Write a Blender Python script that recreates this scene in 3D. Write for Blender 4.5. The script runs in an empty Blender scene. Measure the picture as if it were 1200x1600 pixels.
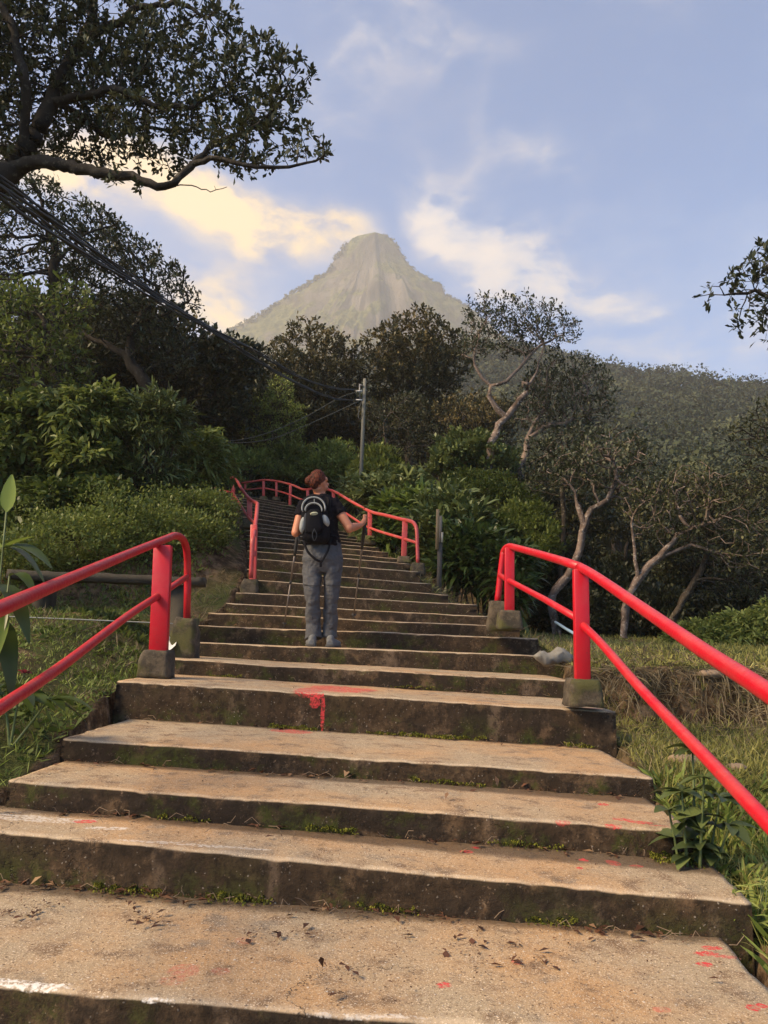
import bpy, math, random
import numpy as np
from mathutils import Vector, Matrix, Euler
rad = math.radians
sc = bpy.context.scene
COL = sc.collection

# ------------------------------------------------------------ camera
F_PX, PITCH, ROLL, EYE = 1180., rad(9.7), rad(2.0), 0.95
cam_d = bpy.data.cameras.new('camera'); cam = bpy.data.objects.new('camera', cam_d); COL.objects.link(cam)
cam_d.sensor_fit = 'VERTICAL'; cam_d.sensor_height = 36.0; cam_d.lens = 36.0 * F_PX / 1600
cam_d.clip_start = 0.05; cam_d.clip_end = 12000
_f = np.array([0, math.cos(PITCH), math.sin(PITCH)]); _r = np.array([1., 0, 0]); _u = np.cross(_r, _f)
_c, _s = math.cos(ROLL), math.sin(ROLL)
CR = _r * _c + _u * _s; CU = -_r * _s + _u * _c
M = Matrix.Identity(4)
for i in range(3):
    M[i][0] = CR[i]; M[i][1] = CU[i]; M[i][2] = -_f[i]
M[2][3] = EYE
cam.matrix_world = M
sc.camera = cam

# ------------------------------------------------------------ sun, sky, exposure
SUN_EL, SUN_AZ = rad(37), rad(-116)        # azimuth measured from +Y towards +X: behind the viewer's left shoulder
sun_d = bpy.data.lights.new('sun', 'SUN'); sun = bpy.data.objects.new('sun', sun_d); COL.objects.link(sun)
sun_d.energy = 3.3; sun_d.angle = rad(18); sun_d.color = (1.0, 0.76, 0.47)
sdir = Vector((math.sin(SUN_AZ) * math.cos(SUN_EL), math.cos(SUN_AZ) * math.cos(SUN_EL), math.sin(SUN_EL)))
sun.rotation_euler = sdir.to_track_quat('Z', 'Y').to_euler()
vs = sc.view_settings
vs.view_transform = 'Standard'; vs.look = 'None'; vs.gamma = 1; vs.use_curve_mapping = False
vs.exposure = 1.6
sc.cycles.volume_bounces = 1
SKY_STRENGTH = 0.10
HAZE_DENSITY = 0.00065

def ray(x, y):
    return _f + CR * ((x - 600) / F_PX) + CU * ((800 - y) / F_PX)
def P(x, y, D):
    """world point seen at photo pixel x, y at forward distance D metres"""
    d = ray(x, y); return np.array([0, 0, EYE]) + d * (D / d[1])
def PZ(x, y, z):
    d = ray(x, y); return np.array([0, 0, EYE]) + d * ((z - EYE) / d[2])

class G:
    """tiny node-graph helper"""
    def __init__(s, nt): s.nt = nt; s.n = nt.nodes; s.l = nt.links
    def node(s, t, **kw):
        nd = s.n.new(t)
        for k, v in kw.items(): setattr(nd, k, v)
        return nd
    def put(s, sock, v):
        if v is None: return
        if isinstance(v, bpy.types.NodeSocket): s.l.new(v, sock)
        else:
            if isinstance(v, (tuple, list)) and sock.type == 'RGBA' and len(v) == 3: v = (*v, 1)
            sock.default_value = v
    def math(s, op, a, b=None, c=None, clamp=False):
        nd = s.node('ShaderNodeMath', operation=op, use_clamp=clamp)
        s.put(nd.inputs[0], a); s.put(nd.inputs[1], b); s.put(nd.inputs[2], c); return nd.outputs[0]
    def vmath(s, op, a, b=None, scale=None):
        nd = s.node('ShaderNodeVectorMath', operation=op)
        s.put(nd.inputs[0], a); s.put(nd.inputs[1], b)
        if scale is not None: s.put(nd.inputs['Scale'], scale)
        return nd.outputs['Value'] if op in ('LENGTH', 'DOT_PRODUCT', 'DISTANCE') else nd.outputs[0]
    def noise(s, vec, scale, detail=4, rough=.55, dist=0, out=0):
        nd = s.node('ShaderNodeTexNoise'); s.put(nd.inputs['Vector'], vec); s.put(nd.inputs['Scale'], scale)
        nd.inputs['Detail'].default_value = detail; nd.inputs['Roughness'].default_value = rough
        nd.inputs['Distortion'].default_value = dist
        return nd.outputs[out]
    def ramp(s, f, lo, hi, a=0., b=1., smooth=True):
        nd = s.node('ShaderNodeMapRange'); nd.interpolation_type = 'SMOOTHSTEP' if smooth else 'LINEAR'
        for i, v in enumerate((f, lo, hi, a, b)): s.put(nd.inputs[i], v)
        return nd.outputs[0]
    def mix(s, f, a, b, blend='MIX'):
        nd = s.node('ShaderNodeMix', data_type='RGBA', blend_type=blend)
        s.put(nd.inputs[0], f); s.put(nd.inputs[6], a); s.put(nd.inputs[7], b); return nd.outputs[2]
    def sep(s, v):
        nd = s.node('ShaderNodeSeparateXYZ'); s.put(nd.inputs[0], v); return nd.outputs
    def comb(s, x, y, z):
        nd = s.node('ShaderNodeCombineXYZ'); s.put(nd.inputs[0], x); s.put(nd.inputs[1], y); s.put(nd.inputs[2], z); return nd.outputs[0]
    def attr(s, name, out='Fac'):
        nd = s.node('ShaderNodeAttribute'); nd.attribute_name = name; return nd.outputs[out]
    def bump(s, h, strength, dist):
        nd = s.node('ShaderNodeBump'); s.put(nd.inputs['Height'], h)
        nd.inputs['Strength'].default_value = strength; nd.inputs['Distance'].default_value = dist
        return nd.outputs[0]

world = bpy.data.worlds.new('World'); sc.world = world; world.use_nodes = True
w = G(world.node_tree); world.node_tree.nodes.clear()
wo = w.node('ShaderNodeOutputWorld'); bg = w.node('ShaderNodeBackground'); w.l.new(bg.outputs[0], wo.inputs[0])
bg.inputs['Strength'].default_value = SKY_STRENGTH
sky = w.node('ShaderNodeTexSky'); sky.sky_type = 'NISHITA'; sky.sun_disc = False
sky.sun_elevation = SUN_EL; sky.sun_rotation = SUN_AZ % (2 * math.pi)
sky.altitude = 1500; sky.air_density = 1.0; sky.dust_density = 1.0; sky.ozone_density = 2.0
tc = w.node('ShaderNodeTexCoord').outputs['Generated']
wx, wy, wz = w.sep(tc)[:3]
az = w.math('ARCTAN2', wx, wy); el = w.math('ARCSINE', wz)
# soft noise warp in direction space
warp = w.vmath('SCALE', w.vmath('SUBTRACT', w.noise(tc, 5.0, 3, out=1), (.5, .5, .5)), scale=0.22)
wc = w.sep(warp)
az2 = w.math('ADD', az, wc[0]); el2 = w.math('ADD', el, w.math('MULTIPLY', wc[2], .6))
def angs(x, y):
    d = ray(x, y); return math.atan2(d[0], d[1]), math.asin(d[2] / np.linalg.norm(d))
def blob(x, y, lx, ly, ang, amp):
    """soft cloud bank centred on the direction of pixel x, y; half sizes in pixels"""
    a0, e0 = angs(x, y); k = .92 / F_PX
    ca, sa = math.cos(rad(ang)), math.sin(rad(ang))
    da = w.math('SUBTRACT', az2, a0); de = w.math('SUBTRACT', el2, e0)
    p = w.math('DIVIDE', w.math('ADD', w.math('MULTIPLY', da, ca), w.math('MULTIPLY', de, sa)), lx * k)
    q = w.math('DIVIDE', w.math('SUBTRACT', w.math('MULTIPLY', de, ca), w.math('MULTIPLY', da, sa)), ly * k)
    r2 = w.math('ADD', w.math('MULTIPLY', p, p), w.math('MULTIPLY', q, q))
    return w.math('MULTIPLY', w.math('EXPONENT', w.math('MULTIPLY', r2, -1.0)), amp)
def addall(L):
    o = L[0]
    for v in L[1:]: o = w.math('ADD', o, v)
    return o
CLOUDS_WARM = [(210, 300, 210, 50, -6, 1.5), (400, 345, 160, 54, -14, 1.4), (545, 375, 90, 42, -8, .9), (325, 480, 80, 60, 40, 1.0), (160, 450, 180, 60, 0, .55)]
CLOUDS_PALE = [(710, 345, 85, 45, -30, 1.0), (815, 410, 160, 66, -38, 1.2), (900, 470, 110, 70, -35, .8), (830, 235, 110, 34, -18, .5), (735, 190, 26, 80, 5, .16),
               (560, 40, 300, 50, -8, .5), (450, 120, 200, 90, -8, .42), (1000, 20, 200, 40, -20, .3), (1120, 540, 190, 60, 0, .6), (960, 340, 60, 30, 0, .25), (540, 250, 40, 90, 10, .2), (1060, 215, 40, 20, 0, .18)]
cw = addall([blob(*b) for b in CLOUDS_WARM]); cp = addall([blob(*b) for b in CLOUDS_PALE])
n1 = w.noise(w.vmath('ADD', w.vmath('MULTIPLY', tc, (1, 1, 1.9)), warp), 7.5, 8, .6)
n2 = w.noise(w.vmath('MULTIPLY', tc, (1, 1, 2.6)), 26, 5, .6)
nn = w.math('ADD', w.math('MULTIPLY', n1, .8), w.math('MULTIPLY', n2, .2))
mw = w.ramp(w.math('MULTIPLY', cw, w.ramp(nn, .28, .68, .15, 1.25)), .02, 1.15)
mp = w.ramp(w.math('MULTIPLY', cp, w.ramp(nn, .32, .70, .1, 1.3)), .0, 1.1)
gen = w.math('MULTIPLY', w.ramp(w.noise(w.vmath('MULTIPLY', tc, (1, 1, 2.2)), 3.2, 7, .6), .48, .75), .30)   # thin veil all round
S = .42 / SKY_STRENGTH
skyc = w.mix(1.0, sky.outputs[0], (.375, .66, .86), 'MULTIPLY')
elg = w.ramp(el, -.05, .9)
warmc = w.mix(w.ramp(cw, .2, 1.2), (.62 * S, .58 * S, .60 * S), (1.12 * S, .80 * S, .40 * S))
c = w.mix(gen, skyc, (.56 * S, .62 * S, .74 * S))
c = w.mix(w.math('MULTIPLY', mp, .78), c, w.mix(w.ramp(nn, .42, .66), (.60 * S, .60 * S, .66 * S), (1.02 * S, .84 * S, .66 * S)))
c = w.mix(w.math('MULTIPLY', mw, .92), c, warmc)
w.l.new(c, bg.inputs['Color'])

# ------------------------------------------------------------ helpers
def tag(o, label=None, cat=None, group=None, kind=None):
    for k, v in (('label', label), ('category', cat), ('group', group), ('kind', kind)):
        if v: o[k] = v
    return o
def link(name, me, parent=None, loc=None):
    o = bpy.data.objects.new(name, me); COL.objects.link(o)
    if parent is not None: o.parent = parent
    if loc is not None: o.location = loc
    return o
def empty(name, loc, label=None, cat=None, group=None, rz=0):
    o = bpy.data.objects.new(name, None); COL.objects.link(o); o.location = loc; o.rotation_euler.z = rz
    o.empty_display_size = .2
    return tag(o, label, cat, group)
def mesh(name, V, quads=None, tris=None, mat=None, smooth=False, attrs=None, midx=None):
    me = bpy.data.meshes.new(name)
    V = np.asarray(V, np.float32).reshape(-1, 3)
    q = np.zeros((0, 4), np.int32) if quads is None or len(quads) == 0 else np.asarray(quads, np.int32)
    t = np.zeros((0, 3), np.int32) if tris is None or len(tris) == 0 else np.asarray(tris, np.int32)
    me.vertices.add(len(V)); me.vertices.foreach_set('co', V.ravel())
    nl = q.size + t.size; me.loops.add(nl)
    me.loops.foreach_set('vertex_index', np.concatenate([q.ravel(), t.ravel()]))
    nf = len(q) + len(t); me.polygons.add(nf)
    st = np.concatenate([np.arange(len(q)) * 4, q.size + np.arange(len(t)) * 3]).astype(np.int32)
    me.polygons.foreach_set('loop_start', st)
    if smooth: me.polygons.foreach_set('use_smooth', np.ones(nf, bool))
    for m in (mat if isinstance(mat, (list, tuple)) else [mat]):
        if m: me.materials.append(m)
    if midx is not None: me.polygons.foreach_set('material_index', np.asarray(midx, np.int32))
    for k, v in (attrs or {}).items():
        a = me.attributes.new(k, 'FLOAT', 'POINT'); a.data.foreach_set('value', np.asarray(v, np.float32))
    me.update(calc_edges=True); me.validate()
    return me
class MB:
    """collects pieces into one mesh"""
    def __init__(s): s.V = []; s.Q = []; s.T = []; s.n = 0; s.A = []
    def add(s, V, Q=(), T=(), a=0.):
        V = np.asarray(V, float).reshape(-1, 3)
        if len(Q): s.Q.append(np.asarray(Q, int) + s.n)
        if len(T): s.T.append(np.asarray(T, int) + s.n)
        s.V.append(V); s.A.append(np.broadcast_to(np.asarray(a, float), (len(V),))); s.n += len(V); return s
    def box(s, lo, hi, taper=1., Mx=None):
        lo, hi = np.array(lo, float), np.array(hi, float); c = (lo + hi) / 2; h = (hi - lo) / 2
        V = [[c[0] + sx * h[0] * (taper if sz > 0 else 1), c[1] + sy * h[1] * (taper if sz > 0 else 1), c[2] + sz * h[2]] for sz in (-1, 1) for sx, sy in ((-1, -1), (1, -1), (1, 1), (-1, 1))]
        V = np.array(V)
        if Mx is not None: V = V @ np.array(Mx)[:3, :3].T + np.array(Mx)[:3, 3]
        return s.add(V, [[0, 3, 2, 1], [4, 5, 6, 7], [0, 1, 5, 4], [1, 2, 6, 5], [2, 3, 7, 6], [3, 0, 4, 7]])
    def tube(s, pts, r, n=8, cap=True, sx=1., ref=(0, 0, 1)):
        """tube along pts; r a number or list; sx squashes one cross axis"""
        pts = np.asarray(pts, float); m = len(pts); r = np.broadcast_to(np.asarray(r, float), (m,))
        d = np.gradient(pts, axis=0); d /= np.linalg.norm(d, axis=1)[:, None] + 1e-12
        a = np.cross(d[0], ref)
        if np.linalg.norm(a) < 1e-3: a = np.cross(d[0], (1, .1, 0))
        a /= np.linalg.norm(a); V = []
        th = np.arange(n) * 2 * np.pi / n
        for i in range(m):
            a = a - d[i] * (a @ d[i]); a /= np.linalg.norm(a); b = np.cross(d[i], a)
            V.append(pts[i] + r[i] * (np.cos(th)[:, None] * a + sx * np.sin(th)[:, None] * b))
        V = np.concatenate(V); Q = []
        i0 = np.arange(n); i1 = (i0 + 1) % n
        for i in range(m - 1): Q.append(np.stack([i * n + i0, i * n + i1, (i + 1) * n + i1, (i + 1) * n + i0], 1))
        T = []
        if cap:
            V = np.concatenate([V, pts[:1], pts[-1:]]); k = m * n
            T = [[k, j1, j0] for j0, j1 in zip(i0, i1)] + [[k + 1, (m - 1) * n + j0, (m - 1) * n + j1] for j0, j1 in zip(i0, i1)]
        return s.add(V, np.concatenate(Q), T)
    def loft(s, C, RX, RY, ax=(1, 0, 0), ay=(0, 1, 0), n=20, p=2.):
        """closed loft of superellipse rings"""
        C = np.asarray(C, float); m = len(C); ax = np.asarray(ax, float); ay = np.asarray(ay, float)
        th = np.arange(n) * 2 * np.pi / n; cx = np.sign(np.cos(th)) * abs(np.cos(th)) ** (2 / p); cy = np.sign(np.sin(th)) * abs(np.sin(th)) ** (2 / p)
        V = np.concatenate([C[i] + RX[i] * cx[:, None] * ax + RY[i] * cy[:, None] * ay for i in range(m)] + [C[:1], C[-1:]])
        i0 = np.arange(n); i1 = (i0 + 1) % n
        Q = np.concatenate([np.stack([i * n + i0, i * n + i1, (i + 1) * n + i1, (i + 1) * n + i0], 1) for i in range(m - 1)])
        k = m * n
        T = [[k, j1, j0] for j0, j1 in zip(i0, i1)] + [[k + 1, (m - 1) * n + j0, (m - 1) * n + j1] for j0, j1 in zip(i0, i1)]
        return s.add(V, Q, T)
    def ball(s, c, r, n=14):
        r = np.broadcast_to(np.asarray(r, float), (3,)); ph = np.linspace(-np.pi / 2 + .12, np.pi / 2 - .12, 9)
        C = [np.array(c) + [0, 0, r[2] * math.sin(p)] for p in ph]
        return s.loft(C, [r[0] * math.cos(p) for p in ph], [r[1] * math.cos(p) for p in ph], n=n)
    def build(s, name, mat, parent=None, smooth=False, loc=None, origin=None):
        V = np.concatenate(s.V)
        if origin is not None: V = V - np.asarray(origin)
        me = mesh(name, V, np.concatenate(s.Q) if s.Q else None, np.concatenate(s.T) if s.T else None, mat, smooth, {'tint': np.concatenate(s.A)})
        return link(name, me, parent, loc)
def copy_tree(o, parent=None):
    c = o.copy(); COL.objects.link(c)
    if parent is not None: c.parent = parent
    for ch in [x for x in KIDS.get(o.name, [])]: copy_tree(ch, c)
    return c
KIDS = {}
def reg(root, *kids): KIDS[root.name] = list(kids); return root
def catmull(pts, k=6):
    p = np.asarray(pts, float); p = np.concatenate([[2 * p[0] - p[1]], p, [2 * p[-1] - p[-2]]]); o = []
    for i in range(1, len(p) - 2):
        for t in np.arange(k) / k:
            o.append(.5 * ((2 * p[i]) + (-p[i - 1] + p[i + 1]) * t + (2 * p[i - 1] - 5 * p[i] + 4 * p[i + 1] - p[i + 2]) * t * t + (-p[i - 1] + 3 * p[i] - 3 * p[i + 1] + p[i + 2]) * t ** 3))
    o.append(p[-2]); return np.array(o)
# value noise for geometry
_rng0 = np.random.RandomState(7); _lat = _rng0.rand(64, 64, 64)
def vnoise(x, y, z=0.):
    x, y, z = np.broadcast_arrays(np.asarray(x, float), np.asarray(y, float), np.asarray(z, float))
    i, j, k = np.floor(x).astype(int), np.floor(y).astype(int), np.floor(z).astype(int); u, v, t = x - i, y - j, z - k
    u, v, t = u * u * (3 - 2 * u), v * v * (3 - 2 * v), t * t * (3 - 2 * t); g = lambda a, b, c_: _lat[(i + a) & 63, (j + b) & 63, (k + c_) & 63]
    l = lambda a, b, f: a + (b - a) * f
    return l(l(l(g(0, 0, 0), g(1, 0, 0), u), l(g(0, 1, 0), g(1, 1, 0), u), v), l(l(g(0, 0, 1), g(1, 0, 1), u), l(g(0, 1, 1), g(1, 1, 1), u), v), t) * 2 - 1
def fbm(x, y, z=0., o=4):
    s_ = 0; a = .5
    for k in range(o): s_ = s_ + a * vnoise(np.asarray(x) * 2 ** k + 17 * k, np.asarray(y) * 2 ** k + 5 * k, np.asarray(z) * 2 ** k); a *= .5
    return s_
def sst(a, b, x): t = np.clip((np.asarray(x, float) - a) / (b - a), 0, 1); return t * t * (3 - 2 * t)

# ------------------------------------------------------------ materials
def newmat(name):
    m = bpy.data.materials.new(name); m.use_nodes = True; m.node_tree.nodes.clear(); g = G(m.node_tree)
    out = g.node('ShaderNodeOutputMaterial'); b = g.node('ShaderNodeBsdfPrincipled'); g.l.new(b.outputs[0], out.inputs[0])
    return m, g, b, out
def geo(g): return g.node('ShaderNodeNewGeometry').outputs
def simple(name, col, rough=.6, metal=0, var=.15, scale=20, bump=0., bscale=60, bd=.003, coords='Object'):
    m, g, b, out = newmat(name); tcv = g.node('ShaderNodeTexCoord').outputs[coords]
    n = g.noise(tcv, scale, 5)
    g.put(b.inputs['Base Color'], g.mix(n, tuple(v * (1 - var) for v in col), tuple(min(1, v * (1 + var)) for v in col)))
    b.inputs['Roughness'].default_value = rough; b.inputs['Metallic'].default_value = metal
    if bump: g.put(b.inputs['Normal'], g.bump(g.noise(tcv, bscale, 5), bump, bd))
    return m
def leafmat(name, dark, mid, light, rough=.5, trans=.25, shift=0.):
    m, g, b, out = newmat(name)
    t = g.attr('tint'); rnd = g.node('ShaderNodeObjectInfo').outputs['Random']
    t = g.math('ADD', t, g.math('MULTIPLY', g.math('SUBTRACT', rnd, .5), .25))
    r = g.node('ShaderNodeValToRGB'); g.l.new(t, r.inputs[0]); e = r.color_ramp.elements
    e[0].position = 0.1; e[0].color = (*dark, 1); e[1].position = 1.; e[1].color = (*light, 1)
    k = e.new(.6); k.color = (*mid, 1)
    g.put(b.inputs['Base Color'], r.outputs[0]); b.inputs['Roughness'].default_value = rough
    b.inputs['Specular IOR Level'].default_value = .35
    tr = g.node('ShaderNodeBsdfTranslucent'); g.l.new(r.outputs[0], tr.inputs[0])
    mx = g.node('ShaderNodeMixShader'); mx.inputs[0].default_value = trans
    g.l.new(b.outputs[0], mx.inputs[1]); g.l.new(tr.outputs[0], mx.inputs[2]); g.l.new(mx.outputs[0], out.inputs[0])
    return m
MAT = {}
MAT['leaf_dark'] = leafmat('leaf_dark', (.022, .028, .014), (.052, .062, .029), (.15, .15, .075), .5, .18)
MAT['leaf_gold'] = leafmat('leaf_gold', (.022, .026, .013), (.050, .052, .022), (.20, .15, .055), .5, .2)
MAT['leaf_forest'] = leafmat('leaf_forest', (.026, .032, .014), (.062, .068, .027), (.15, .14, .055), .6, .2)
MAT['leaf_far'] = leafmat('leaf_far', (.016, .024, .013), (.040, .052, .024), (.10, .105, .045), .8, .1)
MAT['leaf_green'] = leafmat('leaf_green', (.06, .086, .018), (.165, .205, .048), (.38, .40, .12), .5, .4)
MAT['leaf_lime'] = leafmat('leaf_lime', (.11, .145, .03), (.25, .30, .07), (.44, .48, .13), .5, .3)
MAT['leaf_blue'] = leafmat('leaf_blue', (.05, .07, .022), (.14, .175, .055), (.34, .36, .15), .45, .2)
MAT['leaf_big'] = leafmat('leaf_big', (.045, .07, .018), (.12, .17, .04), (.27, .34, .06), .35, .3)
MAT['grass'] = leafmat('grass', (.12, .12, .03), (.28, .27, .07), (.55, .48, .19), .6, .3)
MAT['grass_fresh'] = leafmat('grass_fresh', (.075, .105, .02), (.20, .26, .05), (.42, .46, .13), .6, .3)
MAT['dry'] = leafmat('dry', (.09, .07, .04), (.24, .19, .11), (.48, .40, .25), .7, .2)
MAT['litter'] = leafmat('litter', (.05, .022, .012), (.13, .055, .028), (.36, .24, .13), .7, .05)
def barkmat(name, a, b_, c_):
    m, g, b, out = newmat(name); v = g.node('ShaderNodeTexCoord').outputs['Object']
    n = g.noise(v, 3.0, 6, .65); n2 = g.noise(v, 16, 5, .7)
    cc = g.mix(g.ramp(n, .35, .6), a, b_); cc = g.mix(g.ramp(n2, .52, .68), cc, c_)
    g.put(b.inputs['Base Color'], cc); b.inputs['Roughness'].default_value = .9; b.inputs['Specular IOR Level'].default_value = .2
    g.put(b.inputs['Normal'], g.bump(n2, .7, .02)); return m
MAT['bark_dark'] = barkmat('bark_dark', (.016, .013, .011), (.034, .028, .023), (.075, .065, .052))
MAT['bark_pale'] = barkmat('bark_pale', (.075, .052, .040), (.20, .15, .125), (.38, .33, .29))
MAT['bark_mid'] = barkmat('bark_mid', (.030, .024, .019), (.07, .056, .045), (.17, .15, .12))
# ------------------------------------------------------------ the flight of steps
# each row: left end px, right end px of the nose, and their forward distances
NOSE = {0: ((-420, 1505), (1290, 1645), 2.26, 2.18), 1: ((-170, 1282), (1172, 1412), 3.12, 2.74), 2: ((12, 1220), (1085, 1300), 3.43, 3.24),
        3: ((98, 1155), (1021, 1215), 3.98, 3.93), 4: ((181, 1064), (962, 1112), 5.0, 4.95), 5: ((253, 1029), (895, 1064), 6.05, 6.0),
        6: ((268, 1002), (880, 1026), 7.0, 6.98), 7: ((305, 977), (841, 997), 7.45, 7.45), 8: ((326, 957), (813, 980), 7.9, 7.9),
        9: ((353, 942), (768, 963), 8.38, 8.38), 10: ((368, 925), (745, 944), 8.85, 8.85), 11: ((380, 905), (700, 929), 9.28, 9.3),
        12: ((386, 889), (674, 912), 9.72, 9.8), 13: ((387, 872), (656, 893), 10.18, 10.28), 14: ((387, 860), (643, 881), 10.68, 10.85),
        15: ((387, 853), (628, 873), 11.25, 11.5), 16: ((386, 844), (606, 862), 11.7, 12.1), 18: ((382, 828), (580, 850), 12.7, 13.5),
        20: ((378, 814), (556, 838), 13.7, 15.0), 22: ((373, 799), (530, 825), 14.6, 16.5), 24: ((367, 788), (505, 812), 15.5, 17.8), 26: ((360, 778), (480, 799), 16.3, 18.8),
        28: ((352, 769), (455, 787), 17.0, 19.6)}
ks = sorted(NOSE); SL, SR = {}, {}
for n in range(0, 29):
    f = lambda j, k2: float(np.interp(n, ks, [NOSE[k][j][k2] if k2 is not None else NOSE[k][j] for k in ks]))
    SL[n] = P(f(0, 0), f(0, 1), f(2, None)); SR[n] = P(f(1, 0), f(1, 1), f(3, None))
for n in (-1, -2, -3):     # the steps the photographer stands on
    SL[n] = SL[n + 1] + [-.25, -.62, -.15]; SR[n] = SR[n + 1] + [.25, -.62, -.15]
SL[0], SR[0] = PZ(-420, 1505, 0.), PZ(1290, 1645, 0.)
ns = sorted(SL)
_cy = np.array([(SL[n][1] + SR[n][1]) / 2 for n in ns]); _cz = np.array([(SL[n][2] + SR[n][2]) / 2 for n in ns])
def zs(y):  # height of the flight against forward distance
    y = np.asarray(y, float); z = np.interp(y, _cy, _cz); return z + np.where(y < _cy[0], (y - _cy[0]) * .24, 0)
def zsl(y): return np.interp(y, [SL[n][1] for n in ns], [SL[n][2] for n in ns]) + np.where(np.asarray(y) < SL[-3][1], (np.asarray(y) - SL[-3][1]) * .24, 0)
def zsr(y): return np.interp(y, [SR[n][1] for n in ns], [SR[n][2] for n in ns]) + np.where(np.asarray(y) < SR[-3][1], (np.asarray(y) - SR[-3][1]) * .24, 0)
def xl(y): return np.interp(y, [SL[n][1] for n in ns], [SL[n][0] for n in ns])
def xr(y): return np.interp(y, [SR[n][1] for n in ns], [SR[n][0] for n in ns])

# paint spots: photo px, step whose tread they lie on, half sizes in metres
PAINT = []
for (x, y, n, rx, ry, s_) in [(528, 1077, 4, .24, .34, .9), (482, 1079, 4, .10, .26, .8), (565, 1078, 4, .12, .16, .7), (455, 1143, 3, .13, .10, .75), (133, 1284, 1, .05, .03, 1.), (493, 1352, 1, .04, .02, .8), (730, 1330, 1, .028, .022, 1), (743, 1324, 1, .022, .016, 1),
        (912, 1345, 1, .02, .02, .9), (906, 1357, 1, .018, .018, .9), (957, 1350, 1, .03, .04, .5), (995, 1355, 1, .03, .02, .5), (942, 1257, 2, .03, .03, .9), (972, 1280, 2, .05, .03, .9), (957, 1289, 2, .045, .02, .9), (1000, 1285, 2, .06, .03, .9), (1030, 1290, 2, .05, .012, .7),
        (880, 1284, 2, .04, .02, .5), (1102, 1490, 0, .04, .022, 1), (1112, 1482, 0, .035, .018, 1), (1101, 1506, 0, .03, .018, 1), (1132, 1495, 0, .04, .018, .6), (807, 1507, 0, .018, .018, .8), (695, 1540, 0, .022, .02, .9), (1176, 1577, 0, .025, .022, 1), (1190, 1573, 0, .02, .018, 1),
        (1035, 1582, 0, .03, .02, .4), (290, 1515, 0, .05, .05, .3), (345, 1517, 0, .03, .03, .22), (270, 1530, 0, .05, .03, .22), (380, 1470, 0, .03, .03, .2), (890, 1080, 4, .16, .05, .5), (925, 1106, 4, .07, .04, .5)]:
    q = PZ(x, y, (SL[n][2] + SR[n][2]) / 2 if n else 0.); t = (q[0] - SL[n][0]) / (SR[n][0] - SL[n][0]); q = PZ(x, y, SL[n][2] + t * (SR[n][2] - SL[n][2]))
    PAINT.append((tuple(q), (rx, ry, .045 if n > 2 else .022), s_))
_y4 = lambda x, y: P(x, y, (SL[4][1] * (962 - x) + SR[4][1] * (x - 181)) / 781)
for (x, y, rx, rz, s_) in [(492, 1087, .075, .022, 1), (492, 1098, .04, .04, .9), (504, 1112, .014, .14, 1), (474, 1081, .04, .012, .9)]:
    PAINT.append((tuple(_y4(x, y)), (rx, .05, rz), s_))
WHITE = [(0, 1533, .14, .018, 1.), (65, 1539, .10, .022, 1.), (120, 1550, .10, .010, .9), (235, 1560, .07, .018, 1.), (185, 1557, .05, .010, .8), (520, 1582, .25, .012, .5)]
WH = [(tuple(PZ(x, y, 0.)), (rx, ry, .018), s_) for x, y, rx, ry, s_ in WHITE]
q = PZ(170, 1305, .15); WH += [(tuple(q), (.10, .03, .1), .7), (tuple(PZ(300, 1322, .16)), (.3, .02, .1), .5), (tuple(PZ(40, 1275, .19)), (.3, .05, .1), .6)]

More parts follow.
